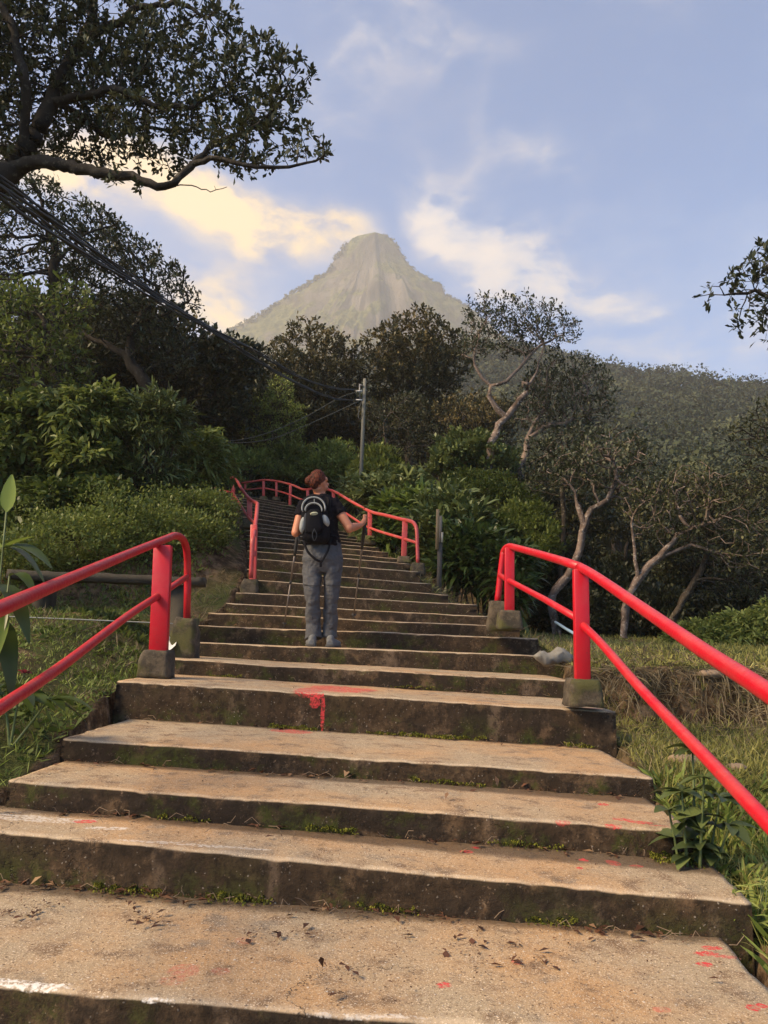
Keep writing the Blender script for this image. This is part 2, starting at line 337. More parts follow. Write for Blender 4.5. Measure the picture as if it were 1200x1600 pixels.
def concrete():
    m, g, b, out = newmat('step_concrete'); ge = geo(g); pos = ge['Position']
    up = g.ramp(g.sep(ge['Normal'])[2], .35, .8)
    big = g.noise(pos, 1.3, 5, .6); med = g.noise(pos, 7, 6, .65); fine = g.noise(pos, 90, 4, .7); grit = g.noise(pos, 260, 2, .6)
    d = g.attr('far')
    # worn tread: ochre cement, greyer patches, pale aggregate showing
    top = g.mix(g.ramp(big, .35, .62), (.44, .265, .125), (.36, .28, .18))
    top = g.mix(g.ramp(med, .50, .68), top, (.185, .12, .07)); top = g.mix(g.ramp(g.noise(g.vmath('ADD', pos, (2, 2, 2)), 3.1, 7, .75), .54, .66, 0, .75), top, (.20, .165, .125)); top = g.mix(g.ramp(g.noise(g.vmath('ADD', pos, (8, 1, 2)), 24, 6, .8), .56, .66, 0, .75), top, (.115, .07, .04))
    top = g.mix(g.math('MULTIPLY', g.ramp(fine, .50, .66), .55), top, (.13, .09, .06))
    top = g.mix(g.math('MULTIPLY', g.ramp(grit, .56, .66), .8), top, (.62, .50, .37))
    vor = g.node('ShaderNodeTexVoronoi'); vor.inputs['Scale'].default_value = 60; g.l.new(g.vmath('ADD', pos, g.vmath('SCALE', g.noise(pos, 30, 2, out=1), scale=.02)), vor.inputs['Vector'])
    cell = g.sep(vor.outputs['Color'])
    sp = g.math('MULTIPLY', g.ramp(vor.outputs['Distance'], .16, .24, 1, 0), g.math('GREATER_THAN', cell[0], .72))
    top = g.mix(g.math('MULTIPLY', sp, .8), top, g.mix(g.math('GREATER_THAN', cell[1], .4), (.08, .05, .035), (.66, .58, .47)))
    v2 = g.node('ShaderNodeTexVoronoi'); v2.inputs['Scale'].default_value = 115; g.l.new(g.vmath('ADD', pos, g.vmath('SCALE', g.noise(pos, 60, 2, out=1), scale=.012)), v2.inputs['Vector'])
    c2 = g.sep(v2.outputs['Color']); sp2 = g.math('MULTIPLY', g.ramp(v2.outputs['Distance'], .22, .34, 1, 0), g.math('GREATER_THAN', c2[0], .45))
    top = g.mix(g.math('MULTIPLY', sp2, g.ramp(big, .35, .65, .65, .95)), top, g.mix(g.ramp(c2[1], .25, .35), (.12, .075, .04), (.66, .52, .36)))
    crack = g.node('ShaderNodeTexVoronoi', feature='DISTANCE_TO_EDGE'); crack.inputs['Scale'].default_value = 1.1; g.l.new(g.vmath('ADD', pos, g.vmath('SCALE', g.noise(pos, 3, 5, .7, out=1), scale=.55)), crack.inputs['Vector'])
    crk = g.math('MULTIPLY', g.ramp(crack.outputs['Distance'], .0, .006, 1, 0), g.ramp(g.noise(pos, .8, 3), .5, .6))
    top = g.mix(g.math('MULTIPLY', crk, .7), top, (.06, .04, .025))
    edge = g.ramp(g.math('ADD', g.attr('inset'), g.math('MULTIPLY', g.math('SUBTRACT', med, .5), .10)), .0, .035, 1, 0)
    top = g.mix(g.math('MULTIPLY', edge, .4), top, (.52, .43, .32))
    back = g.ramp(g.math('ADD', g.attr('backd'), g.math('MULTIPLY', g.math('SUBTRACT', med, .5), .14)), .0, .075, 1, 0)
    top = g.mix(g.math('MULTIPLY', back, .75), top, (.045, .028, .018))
    # riser: dark algae, brown mud, moss low down, pale chips
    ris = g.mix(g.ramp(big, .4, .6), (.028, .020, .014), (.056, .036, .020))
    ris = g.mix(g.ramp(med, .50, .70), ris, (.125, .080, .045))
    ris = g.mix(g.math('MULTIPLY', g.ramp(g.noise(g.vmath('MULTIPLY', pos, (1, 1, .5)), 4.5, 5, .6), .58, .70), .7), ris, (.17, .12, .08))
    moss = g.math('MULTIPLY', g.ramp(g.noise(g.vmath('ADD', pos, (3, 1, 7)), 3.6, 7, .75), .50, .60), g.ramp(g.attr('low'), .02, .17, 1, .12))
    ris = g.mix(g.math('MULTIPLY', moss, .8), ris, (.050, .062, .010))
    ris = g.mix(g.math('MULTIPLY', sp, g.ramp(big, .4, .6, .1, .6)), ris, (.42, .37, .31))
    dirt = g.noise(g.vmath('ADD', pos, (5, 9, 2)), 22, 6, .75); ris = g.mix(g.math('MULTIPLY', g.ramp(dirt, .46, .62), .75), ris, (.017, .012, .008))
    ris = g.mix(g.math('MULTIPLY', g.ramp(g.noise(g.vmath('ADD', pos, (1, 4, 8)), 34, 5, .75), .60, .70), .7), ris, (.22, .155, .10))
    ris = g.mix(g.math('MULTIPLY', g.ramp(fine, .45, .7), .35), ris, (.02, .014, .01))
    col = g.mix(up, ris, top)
    def spots(L, base, colr, amt):
        sh = g.vmath('SCALE', g.vmath('SUBTRACT', g.noise(pos, 18, 4, .7, out=1), (.5, .5, .5)), scale=1.5)
        acc = None
        for cpt, r, s_ in L:
            v = g.vmath('MULTIPLY', g.vmath('SUBTRACT', pos, cpt), (1 / r[0], 1 / r[1], 1 / r[2]))
            dd = g.vmath('LENGTH', g.vmath('ADD', v, sh)); f = g.math('MULTIPLY', g.ramp(dd, .8, 1.02, 1, 0), s_)
            acc = f if acc is None else g.math('MAXIMUM', acc, f)
        acc = g.math('MULTIPLY', acc, g.ramp(g.noise(pos, 75, 3), .40, .58, amt * .5, 1))
        return g.mix(acc, base, colr), acc
    col, a1 = spots(WH, col, (.72, .68, .62), .15)
    col, a2 = spots(PAINT, col, (.56, .05, .055), .45)
    g.put(b.inputs['Base Color'], col); b.inputs['Roughness'].default_value = .9; b.inputs['Specular IOR Level'].default_value = .25
    h = g.math('ADD', g.math('MULTIPLY', fine, .5), g.math('ADD', g.math('MULTIPLY', med, .9), g.math('MULTIPLY', grit, .25)))
    h = g.math('ADD', h, g.math('MULTIPLY', sp, .5)); h = g.math('ADD', h, g.math('MULTIPLY', g.math('MULTIPLY', dirt, g.ramp(up, 0, 1, 1, 0)), 2.2)); h = g.math('SUBTRACT', h, g.math('MULTIPLY', crk, 1.2))
    g.put(b.inputs['Normal'], g.bump(h, .75, .006)); return m
MAT['concrete'] = concrete()
def mossy():
    m, g, b, out = newmat('mossy_concrete'); pos = geo(g)['Position']
    n = g.noise(pos, 9, 7, .75); n2 = g.noise(pos, 55, 5, .75)
    cc = g.mix(g.ramp(n, .4, .6), (.042, .033, .022), (.11, .085, .056)); cc = g.mix(g.ramp(g.noise(pos, 3.3, 5), .5, .62, 0, .75), cc, (.075, .075, .016))
    cc = g.mix(g.ramp(n2, .55, .7, 0, .5), cc, (.02, .016, .012))
    g.put(b.inputs['Base Color'], cc); b.inputs['Roughness'].default_value = .95; g.put(b.inputs['Normal'], g.bump(n2, .8, .01)); return m
MAT['mossy'] = mossy()

stairs = empty('stairway', (0, 0, 0), 'broad weathered concrete stairway splashed with red paint climbing towards the peak', 'stairs')
for n in ns:
    L, R_ = SL[n].copy(), SR[n].copy(); wdt = np.linalg.norm(R_ - L)
    m = max(12, int(wdt / (.02 if n < 4 else .035 if n < 8 else .1)))
    hd = np.array([-(R_ - L)[1], (R_ - L)[0], 0]); hd /= np.linalg.norm(hd)
    if n < 28:
        dep = max((SL[n + 1] - L) @ hd, (SR[n + 1] - R_) @ hd); low = max(.05, ((SL[n + 1] - L)[2] + (SR[n + 1] - R_)[2]) / 2)
        near = min((SL[n + 1] - L) @ hd, (SR[n + 1] - R_) @ hd)
    else: dep, near = 2.6, 2.6
    prev = SL[n][2] - SL[n - 1][2] if n > -3 else .15
    ins = np.unique(np.concatenate([[.006, .02, .045, .09], np.linspace(.14, dep + .07, max(3, int(dep / (.035 if n < 5 else .12))))]))
    prof = [(-prev - .18, 0.)] + [(-h, 0.) for h in np.linspace(prev, .03, 7 if n < 8 else 4)] + [(-.012, .0)] + [(-.003, .006)] + [(0, i) for i in ins[1:]]
    prof = np.array(prof); s = np.linspace(0, 1, m); Sg, Hh = np.meshgrid(s, prof[:, 0]); _, Ii = np.meshgrid(s, prof[:, 1])
    X = L[0] + (R_ - L)[0] * Sg; Y = L[1] + (R_ - L)[1] * Sg; Zb = L[2] + (R_ - L)[2] * Sg
    amp = .010 if n < 8 else .012
    wob = fbm(X * 1.6, n * 7.3, 1.7) * .004 + fbm(X * 9, n * 3.1, 4) * amp * .4          # nose line wanders and is chipped
    rz_ = fbm(X * 8, Zb * 9 + Hh * 9, n) * .012
    zt = fbm(X * 2.3, (Y + Ii) * 2.3, 9) * .006 + fbm(X * 16, (Y + Ii) * 16, 3) * .003 + fbm(X * 1.2, n * 3, 2) * .008
    chip = np.clip(fbm(X * 14, n * 5.7, 8, 3) - .1, 0, 1) * .022 * np.exp(-Ii / .02) * (Hh > -.04)
    off = wob + rz_ * (Hh < -.02) + Ii + chip * .4
    xx = X + hd[0] * off; yy = Y + hd[1] * off; zz = Zb + Hh + zt - chip
    # ends of the block are slightly rough too
    e0 = np.exp(-Sg * m / 2); e1 = np.exp(-(1 - Sg) * m / 2); xx = xx + fbm(Y * 9 + Ii * 9, Hh * 12, n + .5) * .02 * (e0 + e1)
    V = np.stack([xx, yy, zz], -1).reshape(-1, 3); k = len(prof)
    a = np.arange(k * m).reshape(k, m)
    Q = np.stack([a[:-1, :-1], a[:-1, 1:], a[1:, 1:], a[1:, :-1]], -1).reshape(-1, 4)
    # end walls and back bottom
    nb = len(V); zb = min(L[2], R_[2]) - prev - .18
    ext = [[V[a[i, j]][0], V[a[i, j]][1], zb - .0] for j in (0, m - 1) for i in range(k)]
    V = np.concatenate([V, ext]); Q2 = []
    for jj, j in enumerate((0, m - 1)):
        b0 = nb + jj * k
        for i in range(k - 1):
            q4 = [a[i, j], a[i + 1, j], b0 + i + 1, b0 + i]; Q2.append(q4 if jj == 0 else q4[::-1])
    Q = np.concatenate([Q, Q2])
    z2 = np.zeros(2 * k)
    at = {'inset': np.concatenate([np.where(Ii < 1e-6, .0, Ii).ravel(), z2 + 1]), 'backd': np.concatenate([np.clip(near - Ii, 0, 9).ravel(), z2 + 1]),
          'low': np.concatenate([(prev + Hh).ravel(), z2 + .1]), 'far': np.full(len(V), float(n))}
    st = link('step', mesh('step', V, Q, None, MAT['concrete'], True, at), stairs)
    st.data.polygons.foreach_set('use_smooth', np.concatenate([np.ones(len(Q) - len(Q2), bool), np.zeros(len(Q2), bool)]))
# ------------------------------------------------------------ ground
def px_dir(x, y): d = ray(x, y); return d[0] / d[1], d[2] / d[1]
TD = [14, 18, 25, 40, 70, 130, 250, 330, 600, 1200, 4000]
TU = [-1.2, -.51, -.25, 0., .17, .34, .51, 1.2]
TT = [[.10, .11, .13, .155, .10, .00, -.01, -.02], [.12, .13, .145, .16, .11, .03, .01, -.0], [.14, .15, .155, .165, .12, .06, .05, .03], [.17, .18, .185, .185, .15, .11, .10, .08],
      [.20, .21, .22, .22, .20, .17, .16, .13], [.22, .24, .26, .28, .29, .255, .24, .20], [.26, .29, .325, .38, .400, .348, .312, .28], [.2, .24, .28, .32, .36, .30, .285, .25],
      [.1, .12, .13, .15, .15, .12, .10, .1], [.02, .03, .04, .05, .04, .02, .01, .0], [-.02] * 8]
TT = np.array(TT)
def far_z(x, y):
    D = np.maximum(np.hypot(x, np.maximum(y, 0)) * .995, 1e-3); yy = np.maximum(y, np.abs(x) * .6 + .01); u = np.clip(x / yy, -1.2, 1.2)
    ld = np.log(np.clip(D, 14, 3999)); lt = np.log(TD); i = np.clip(np.searchsorted(lt, ld) - 1, 0, len(TD) - 2); fi = (ld - lt[i]) / (lt[i + 1] - lt[i]); fi = fi * fi * (3 - 2 * fi) * .5 + fi * .5
    tu = np.array(TU); j = np.clip(np.searchsorted(tu, u) - 1, 0, len(TU) - 2); fj = (u - tu[j]) / (tu[j + 1] - tu[j])
    T = (TT[i, j] * (1 - fi) + TT[i + 1, j] * fi) * (1 - fj) + (TT[i, j + 1] * (1 - fi) + TT[i + 1, j + 1] * fi) * fj
    behind = sst(0, -30, y); T = T * (1 - behind) - .08 * behind * np.minimum(1, D / 20)
    return EYE + D * T + fbm(x / 40, y / 40, 3) * np.clip(D - 30, 0, 150) * .03
def near_z(x, y):
    L_, R_ = xl(y), xr(y); z = zs(y) - .02
    dl = np.maximum(L_ - x, 0); dr = np.maximum(x - R_, 0)
    zl, zr = zsl(y), zsr(y)
    # left: verge a little above the treads, then the bench shelf, then the scrub bank
    left = zl - .06 + .22 * sst(.05, .9, dl) + .02 * dl
    shelf = 1.10 + .03 * (y - 7); bank = shelf + 1.45 * sst(8.4, 10.8, y + .30 * np.clip(dl - 1.2, 0, 6)) + .14 * np.clip(y - 10.8, 0, 6)
    bank = zl - .08 + (bank - zl + .08) * sst(.0, .9 , dl)
    left = left * (1 - sst(5.6, 7.0, y)) + bank * sst(5.6, 7.0, y)
    left = left * (1 - sst(12, 16, y)) + (zl + .05 + .1 * dl) * sst(12, 16, y)
    # right: lower meadow, eroded lip, terrace, and the embankment falling from the upper flight
    lip = y + .35 * vnoise(x * 1.7, 3.3) + .12 * vnoise(x * 5, 1.3)
    low = zr - .14 - .13 * sst(4, 5.6, y) - .02 * dr; terr = .80 + .035 * np.clip(y - 6, 0, 8) + .02 * dr
    tz = low * (1 - sst(5.72, 5.98, lip)) + terr * sst(5.72, 5.98, lip)
    emb = zr - .10 - .85 * np.maximum(dr - .05, 0); right = np.where(y > 5.9, np.maximum(tz, emb), tz)
    inside = (x > L_) & (x < R_)
    z = np.where(x <= L_, left, np.where(x >= R_, right, zs(y) - .40))
    return z + fbm(x * 1.5, y * 1.5, 5) * .06 * np.where(inside, 0, 1) + fbm(x * 6, y * 6, 2) * .03 * np.where(inside, 0, 1)
def gz(x, y):
    x = np.asarray(x, float); y = np.asarray(y, float)
    wn = 1 - sst(13, 19, np.hypot(x * .8, y)); wn = np.where((x > -4.5) & (x < xr(y)) & (y < 19), np.maximum(wn, 1 - sst(18, 21, y)), wn)
    return near_z(x, np.clip(y, -6, 21)) * wn + far_z(x, y) * (1 - wn)
def axis(lo, hi, st, far, g_=1.14):
    a = list(np.arange(lo, hi + 1e-6, st)); s_ = st
    while a[-1] < far: s_ *= g_; a.append(a[-1] + s_)
    s_ = st
    while a[0] > -far: s_ *= g_; a.insert(0, a[0] - s_)
    return np.array(a)
gx, gy = axis(-7, 8, .075, 4500), axis(1, 14, .075, 4500)
X, Y = np.meshgrid(gx, gy); Zg = gz(X, Y)
def groundmat():
    m, g, b, out = newmat('earth_and_grass'); ge = geo(g); pos = ge['Position']
    n = g.noise(pos, .9, 6, .6); n2 = g.noise(pos, 8, 6, .7); n3 = g.noise(pos, 60, 4, .7)
    soil = g.mix(g.ramp(n2, .4, .62), (.055, .034, .020), (.20, .135, .080))
    grs = g.mix(g.ramp(n3, .4, .6), (.035, .045, .014), (.085, .095, .03))
    steep = g.ramp(g.sep(ge['Normal'])[2], .78, .95)
    f = g.math('MULTIPLY', steep, g.ramp(n, .38, .52)); cc = g.mix(f, soil, grs)
    far = g.ramp(g.vmath('LENGTH', pos), 16, 30); cc = g.mix(far, cc, (.03, .034, .014))
    g.put(b.inputs['Base Color'], cc); b.inputs['Roughness'].default_value = 1; b.inputs['Specular IOR Level'].default_value = .1
    g.put(b.inputs['Normal'], g.bump(g.math('ADD', n2, n3), .8, .03)); return m
a = np.arange(len(gy) * len(gx)).reshape(len(gy), len(gx))
Qg = np.stack([a[:-1, :-1], a[:-1, 1:], a[1:, 1:], a[1:, :-1]], -1).reshape(-1, 4)
ground = link('ground', mesh('ground', np.stack([X, Y, Zg], -1), Qg, None, groundmat(), True)); tag(ground, kind='structure')

# ------------------------------------------------------------ the peak
PD = 800.; PK = PD / 800
LP = [(590, 365), (570, 366), (552, 371), (540, 382), (528, 398), (512, 424), (492, 436), (470, 449), (440, 468), (408, 490), (380, 506), (352, 521), (318, 532), (250, 560), (150, 600), (0, 670), (-300, 800)]
RP = [(590, 365), (602, 367), (612, 374), (622, 386), (632, 404), (650, 424), (668, 434), (688, 444), (696, 458), (712, 468), (732, 478), (760, 500), (800, 540), (860, 590), (950, 640), (1200, 740), (1500, 830)]
pk = P(590, 365, PD); prof_l = np.array([P(x, y, PD) for x, y in LP]); prof_r = np.array([P(x, y, PD) for x, y in RP])
prof_l = np.concatenate([prof_l, [[pk[0] - 1650, PD, -60]]]); prof_r = np.concatenate([prof_r, [[pk[0] + 1650, PD, -60]]]); rl = pk[0] - prof_l[:, 0]; rr = prof_r[:, 0] - pk[0]
th = np.linspace(0, 2 * np.pi, 721)[:-1]; rr_ = PK * np.concatenate([np.linspace(.5, 60, 40), np.linspace(62, 330, 110), np.geomspace(336, 560, 18)])
FK = 1.5
TH, RR = np.meshgrid(th, rr_); RK = RR / PK
cx = np.cos(TH); wgt = sst(-.35, .35, cx)
ridge = np.abs(np.sin(TH * 4.5 + .8 + fbm(RK / 60, TH * 2, 4) * 3)) * .5 + np.abs(np.sin(TH * 11 + fbm(RK / 30, TH * 3, 9) * 4)) * .25
re = RR * (1 + FK * np.maximum(-np.sin(TH), 0) ** .8) * (1 + .7 * np.abs(fbm(cx * 2.2 + 5, np.sin(TH) * 2.2, RK / 160)) * sst(5, 60, RK) * (1 - cx ** 8)) * (1 + .045 * (ridge - .45) * sst(12, 70, RK) * (1 - .9 * cx ** 8)) + fbm(RK / 22, TH * 0 + cx * 4, np.sin(TH) * 4) * 4 * PK * sst(8, 40, RK) * (1 - .8 * cx ** 8)
hz = np.interp(re, rl, prof_l[:, 2]) * (1 - wgt) + np.interp(re, rr, prof_r[:, 2]) * wgt
X = pk[0] + RR * cx; Yp = pk[1] + RR * np.sin(TH)
hz = hz + (fbm(X / 9 / PK, Yp / 9 / PK, hz / 14 / PK, 4) * 6.5 + fbm(X / 34, Yp / 34, hz / 30, 4) * 22 * (1 - cx ** 6)) * sst(4, 50, RK)
# rock ledges
hz = hz + 2.2 * PK * np.sin(hz / 7.5 / PK + fbm(X / 30 / PK, Yp / 30 / PK, 2) * 5) * sst(20, 60, RK) * (1 - .9 * cx ** 8)
a = np.arange(TH.size).reshape(TH.shape); ar = np.roll(a, -1, axis=1)
Qp = np.stack([a[:-1], ar[:-1], ar[1:], a[1:]], -1).reshape(-1, 4)[:, ::-1]
def rockmat():
    m, g, b, out = newmat('rock_and_heath'); ge = geo(g); pos = ge['Position']
    st = g.vmath('MULTIPLY', pos, (.03, .03, .016)); n = g.noise(st, 1.2, 8, .65, .6); n2 = g.noise(pos, .024, 8, .62)
    nz = g.sep(ge['Normal'])[2]
    rock = g.mix(g.ramp(n, .35, .65), (.05, .044, .035), (.17, .145, .115)); heath = g.mix(g.ramp(g.noise(pos, .15, 5, .7), .4, .6), (.04, .05, .018), (.14, .135, .05))
    f = g.ramp(g.math('ADD', nz, g.math('MULTIPLY', g.math('SUBTRACT', n2, .5), 1.5)), .22, .50)
    g.put(b.inputs['Base Color'], g.mix(f, rock, heath)); b.inputs['Roughness'].default_value = 1; b.inputs['Specular IOR Level'].default_value = .1
    g.put(b.inputs['Normal'], g.bump(g.math('ADD', n, g.noise(pos, .5, 6, .7)), 1., 2.2)); return m
V = np.stack([X, Yp, hz], -1).reshape(-1, 3); V = np.concatenate([V, [[pk[0], pk[1], pk[2]]]])
top = len(V) - 1
mt = link('mountain', mesh('mountain', V, Qp, [[top, a[0, i], ar[0, i]] for i in range(720)], rockmat(), True)); tag(mt, kind='structure')

# ------------------------------------------------------------ haze
HZ = (1100., 1400., pk[2] + 12)
mb = MB().box((-HZ[0], -500, -120), (HZ[0], HZ[1], HZ[2]))
hm = bpy.data.materials.new('haze_air'); hm.use_nodes = True; hm.node_tree.nodes.clear(); g = G(hm.node_tree)
o_ = g.node('ShaderNodeOutputMaterial'); v = g.node('ShaderNodeVolumePrincipled'); g.l.new(v.outputs[0], o_.inputs['Volume'])
v.inputs['Density'].default_value = HAZE_DENSITY; v.inputs['Color'].default_value = (1., .95, .88, 1); v.inputs['Anisotropy'].default_value = .2
if HAZE_DENSITY > 0:
    haze = mb.build('haze', hm); tag(haze, kind='stuff')
# ------------------------------------------------------------ red handrails
def redpaint(name, col, fade):
    m, g, b, out = newmat(name); pos = g.node('ShaderNodeTexCoord').outputs['Object']
    n = g.noise(pos, 6, 5); n2 = g.noise(pos, 45, 5, .7)
    cc = g.mix(n, tuple(v * .85 for v in col), tuple(min(1, v * 1.12) for v in col)); cc = g.mix(g.ramp(n2, .60, .74, 0, .55), cc, (.16, .03, .02))
    cc = g.mix(g.math('MULTIPLY', g.ramp(g.noise(pos, 3.5, 6, .7), .45, .7), fade), cc, (.42, .20, .15))
    ge_ = geo(g); upd = g.math('MULTIPLY', g.ramp(g.sep(ge_['Normal'])[2], .3, .95), g.ramp(g.noise(pos, 9, 6, .75), .35, .7, .05, .5)); cc = g.mix(upd, cc, (.48, .10, .085))
    sc_ = g.ramp(g.noise(g.vmath('MULTIPLY', pos, (1, 1, .4)), 70, 3, .7), .68, .72, 0, .6); cc = g.mix(sc_, cc, (.10, .03, .02))
    g.put(b.inputs['Base Color'], cc); g.put(b.inputs['Roughness'], g.ramp(n2, .3, .7, .32, .52)); g.put(b.inputs['Normal'], g.bump(n2, .25, .002))
    return m
MAT['red'] = redpaint('red_gloss_paint', (.50, .004, .016), .12); MAT['red_old'] = redpaint('faded_red_paint', (.42, .06, .05), .8)
MAT['red_mid'] = redpaint('weathered_red_paint', (.50, .06, .055), .5)
def block(parent, top, h, wx=.19, wy=.2, mat='mossy'):
    """rough concrete footing, a tapered block with its top centre at top"""
    n = 6; mb = MB(); zz = np.linspace(-h, 0, 7); th = np.arange(24) * 2 * np.pi / 24
    k = [1.22 - .22 * (z + h) / h for z in zz]; k[-1] *= .93
    mb.loft([np.array(top) + [0, 0, z] for z in zz], [wx / 2 * v for v in k], [wy / 2 * v for v in k], n=24, p=7)
    V = np.concatenate(mb.V); V += (fbm(V[:, 0] * 14, V[:, 1] * 14, V[:, 2] * 14)[:, None] * .022) * np.array([1, 1, .7])
    mb.V = [V]; return mb.build('footing', MAT[mat], parent, True)
def rail(name, label, loc, tops, lows, posts, ends, mat, r=.03, pw=.085, px_=None, group=None):
    loc = np.array(loc, float); root = empty(name, loc, label, 'handrail', group)
    for nm, L in (('top_rail', tops), ('lower_rail', lows)):
        for pts in L:
            MB().tube(np.array(pts) - loc, r * (1 if nm == 'top_rail' else .82), 14).build(nm, MAT[mat], root, True)
    for (b_, t_, hb, wx) in posts:
        b_, t_ = np.array(b_) - loc, np.array(t_) - loc; d = t_ - b_; L = np.linalg.norm(d)
        mb = MB().box((-wx / 2, -.028, -.02), (wx / 2, .028, L)); o = mb.build('post', MAT[mat], root)
        bv = o.modifiers.new('bevel', 'BEVEL'); bv.width = .006; bv.segments = 2
        # turn the box along the post's lean
        V = np.array([[-wx / 2, -.028, -.02], [wx / 2, -.028, -.02], [wx / 2, .028, -.02], [-wx / 2, .028, -.02], [-wx / 2, -.028, L], [wx / 2, -.028, L], [wx / 2, .028, L], [-wx / 2, .028, L]])
        u_ = d / L; V = np.array([[v[0], v[1], 0] for v in V]) + V[:, 2:3] * u_ + b_
        o.data.vertices.foreach_set('co', V.astype(np.float32).ravel()); o.data.update()
        if hb: block(root, b_ + [0, 0, .0], hb)
    for e in ends: block(root, np.array(e[0]) - loc, e[1])
    return root
# front left: enters the frame at the left edge, bends down to a footing by the seventh step
A, B_, C_ = P(248, 1016, 5.55), P(263, 853, 5.55), P(292, 966, 6.45)
tl = [P(-420, 1122, 1.35), P(-180, 1030, 1.95), P(0, 951, 2.72), P(100, 908, 3.62), P(200, 866, 4.85), P(247, 847, 5.55), P(268, 838, 5.95)]
cv = catmull([P(262, 841, 5.85), P(274, 837, 6.08), P(285, 842, 6.25), P(291, 856, 6.36), P(293, 875, 6.42)], 6)
tl = np.concatenate([catmull(tl[:-1], 5), cv[1:], [P(293, 920, 6.44), P(292, 975, 6.45)]])
ll = [P(-420, 1400, 1.35), P(-180, 1225, 1.95), P(0, 1106, 2.72), P(100, 1038, 3.62), P(200, 962, 4.85), P(247, 931, 5.55)]
ll2 = [P(247, 931, 5.56), P(292, 901, 6.42)]
rail('handrail', 'bright red handrail entering at the left edge and ending in a bend above the bench', P(248, 1050, 5.55), [tl], [catmull(ll, 5), ll2],
     [(A, P(255, 852, 5.55), .19, .13)], [(P(292, 966, 6.45), .34)], 'red')
# front right: long rail rising from the right edge with two posts and a leaning end tube
tr = catmull([P(1520, 1290, 1.45), P(1330, 1175, 1.85), P(1200, 1082, 2.35), P(1100, 1017, 2.95), P(1000, 948, 3.85), P(930, 900, 4.7), P(906, 886, 5.0)], 5)
tr2 = [P(906, 886, 5.0), P(880, 877, 5.4), P(840, 865, 6.1), P(803, 855, 6.9)]
cr = catmull([P(803, 855, 6.9), P(795, 854, 7.1), P(788, 860, 7.2), P(785, 875, 7.22), P(777, 943, 7.25)], 6)
lr = catmull([P(1560, 1640, 1.45), P(1360, 1455, 1.85), P(1200, 1286, 2.35), P(1100, 1180, 2.95), P(1000, 1075, 3.85), P(940, 1006, 4.6), P(909, 975, 5.0)], 5)
lr2 = [P(912, 972, 5.0), P(850, 936, 5.95), P(795, 907, 7.0), P(781, 899, 7.2)]
rail('handrail', 'bright red handrail rising from the right edge beside the grassy terrace', P(910, 1090, 4.95), [tr, np.concatenate([tr2, cr[1:]])], [lr, lr2],
     [(P(910, 1061, 4.98), P(907, 890, 4.98), .17, .098), (P(796, 954, 7.0), P(796, 856, 7.0), .17, .088)], [(P(780, 940, 7.3), .28)], 'red', r=.031)
# upper left
ul = catmull([P(392, 903, 9.3), P(394, 860, 9.3), P(396, 836, 9.4), P(400, 812, 10.2), P(402, 790, 11.3), P(401, 786, 11.7), P(389, 779, 12.4), P(377, 763, 14.2), P(366, 747, 16.0), P(346, 747, 17.2), P(333, 742, 18.0)], 4)
ulo = [P(396, 868, 9.3), P(400, 832, 10.6), P(397, 817, 11.6), P(387, 807, 12.4), P(363, 769, 16.0), P(344, 767, 17.2), P(330, 757, 18.0)]
rail('handrail', 'faded red handrail up the left side of the narrow upper flight', P(392, 930, 9.3), [ul], [ulo],
     [(P(395, 903, 9.45), P(397, 820, 9.6), 0, .085), (P(390, 812, 12.4), P(390, 781, 12.4), .15, .08), (P(363, 785, 16.0), P(366, 748, 16.0), .1, .075), (P(345, 774, 17.2), P(346, 748, 17.2), 0, .07), (P(336, 770, 18.0), P(336, 744, 18.0), 0, .07)],
     [(P(392, 906, 9.3), .30)], 'red_mid', r=.028)
# upper right, sweeping round the head of the flight
urp = [(653, 880, 10.9), (652, 850, 10.95), (651, 828, 11.0), (647, 818, 11.1), (640, 814, 11.3), (626, 811, 11.7), (602, 805, 12.4), (578, 799, 13.2), (548, 783, 14.6), (520, 767, 16.2), (494, 763, 17.8), (475, 765, 18.6), (460, 759, 19.2), (447, 755, 19.6), (433, 752, 20.), (415, 750, 20.2), (398, 752, 20.4), (375, 755, 20.5)]
ur = catmull([P(*p) for p in urp], 4)
urlo = catmull([P(651, 848, 10.95), P(632, 842, 11.5), P(578, 825, 13.2), P(548, 807, 14.6), P(520, 790, 16.2), P(490, 786, 18), P(467, 779, 19.0), P(453, 773, 19.3), P(433, 767, 20.), P(413, 763, 20.2), P(398, 764, 20.4), P(370, 767, 20.5)], 4)
rail('handrail', 'faded red handrail sweeping round the head of the flight beyond the hiker', P(653, 895, 10.9), [ur], [urlo],
     [(P(631, 870, 11.5), P(633, 815, 11.5), .1, .085), (P(578, 838, 13.2), P(578, 800, 13.2), .16, .08), (P(522, 806, 16.2), P(521, 768, 16.2), .1, .07), (P(481, 800, 18.3), P(481, 766, 18.3), .1, .07), (P(453, 790, 19.3), P(454, 758, 19.3), .1, .07), (P(432, 777, 20.), P(432, 753, 20.), .1, .06), (P(412, 776, 20.2), P(412, 752, 20.2), .1, .07), (P(383, 769, 20.5), P(383, 755, 20.5), .1, .06)],
     [(P(653, 880, 10.9), .18)], 'red_mid', r=.028)

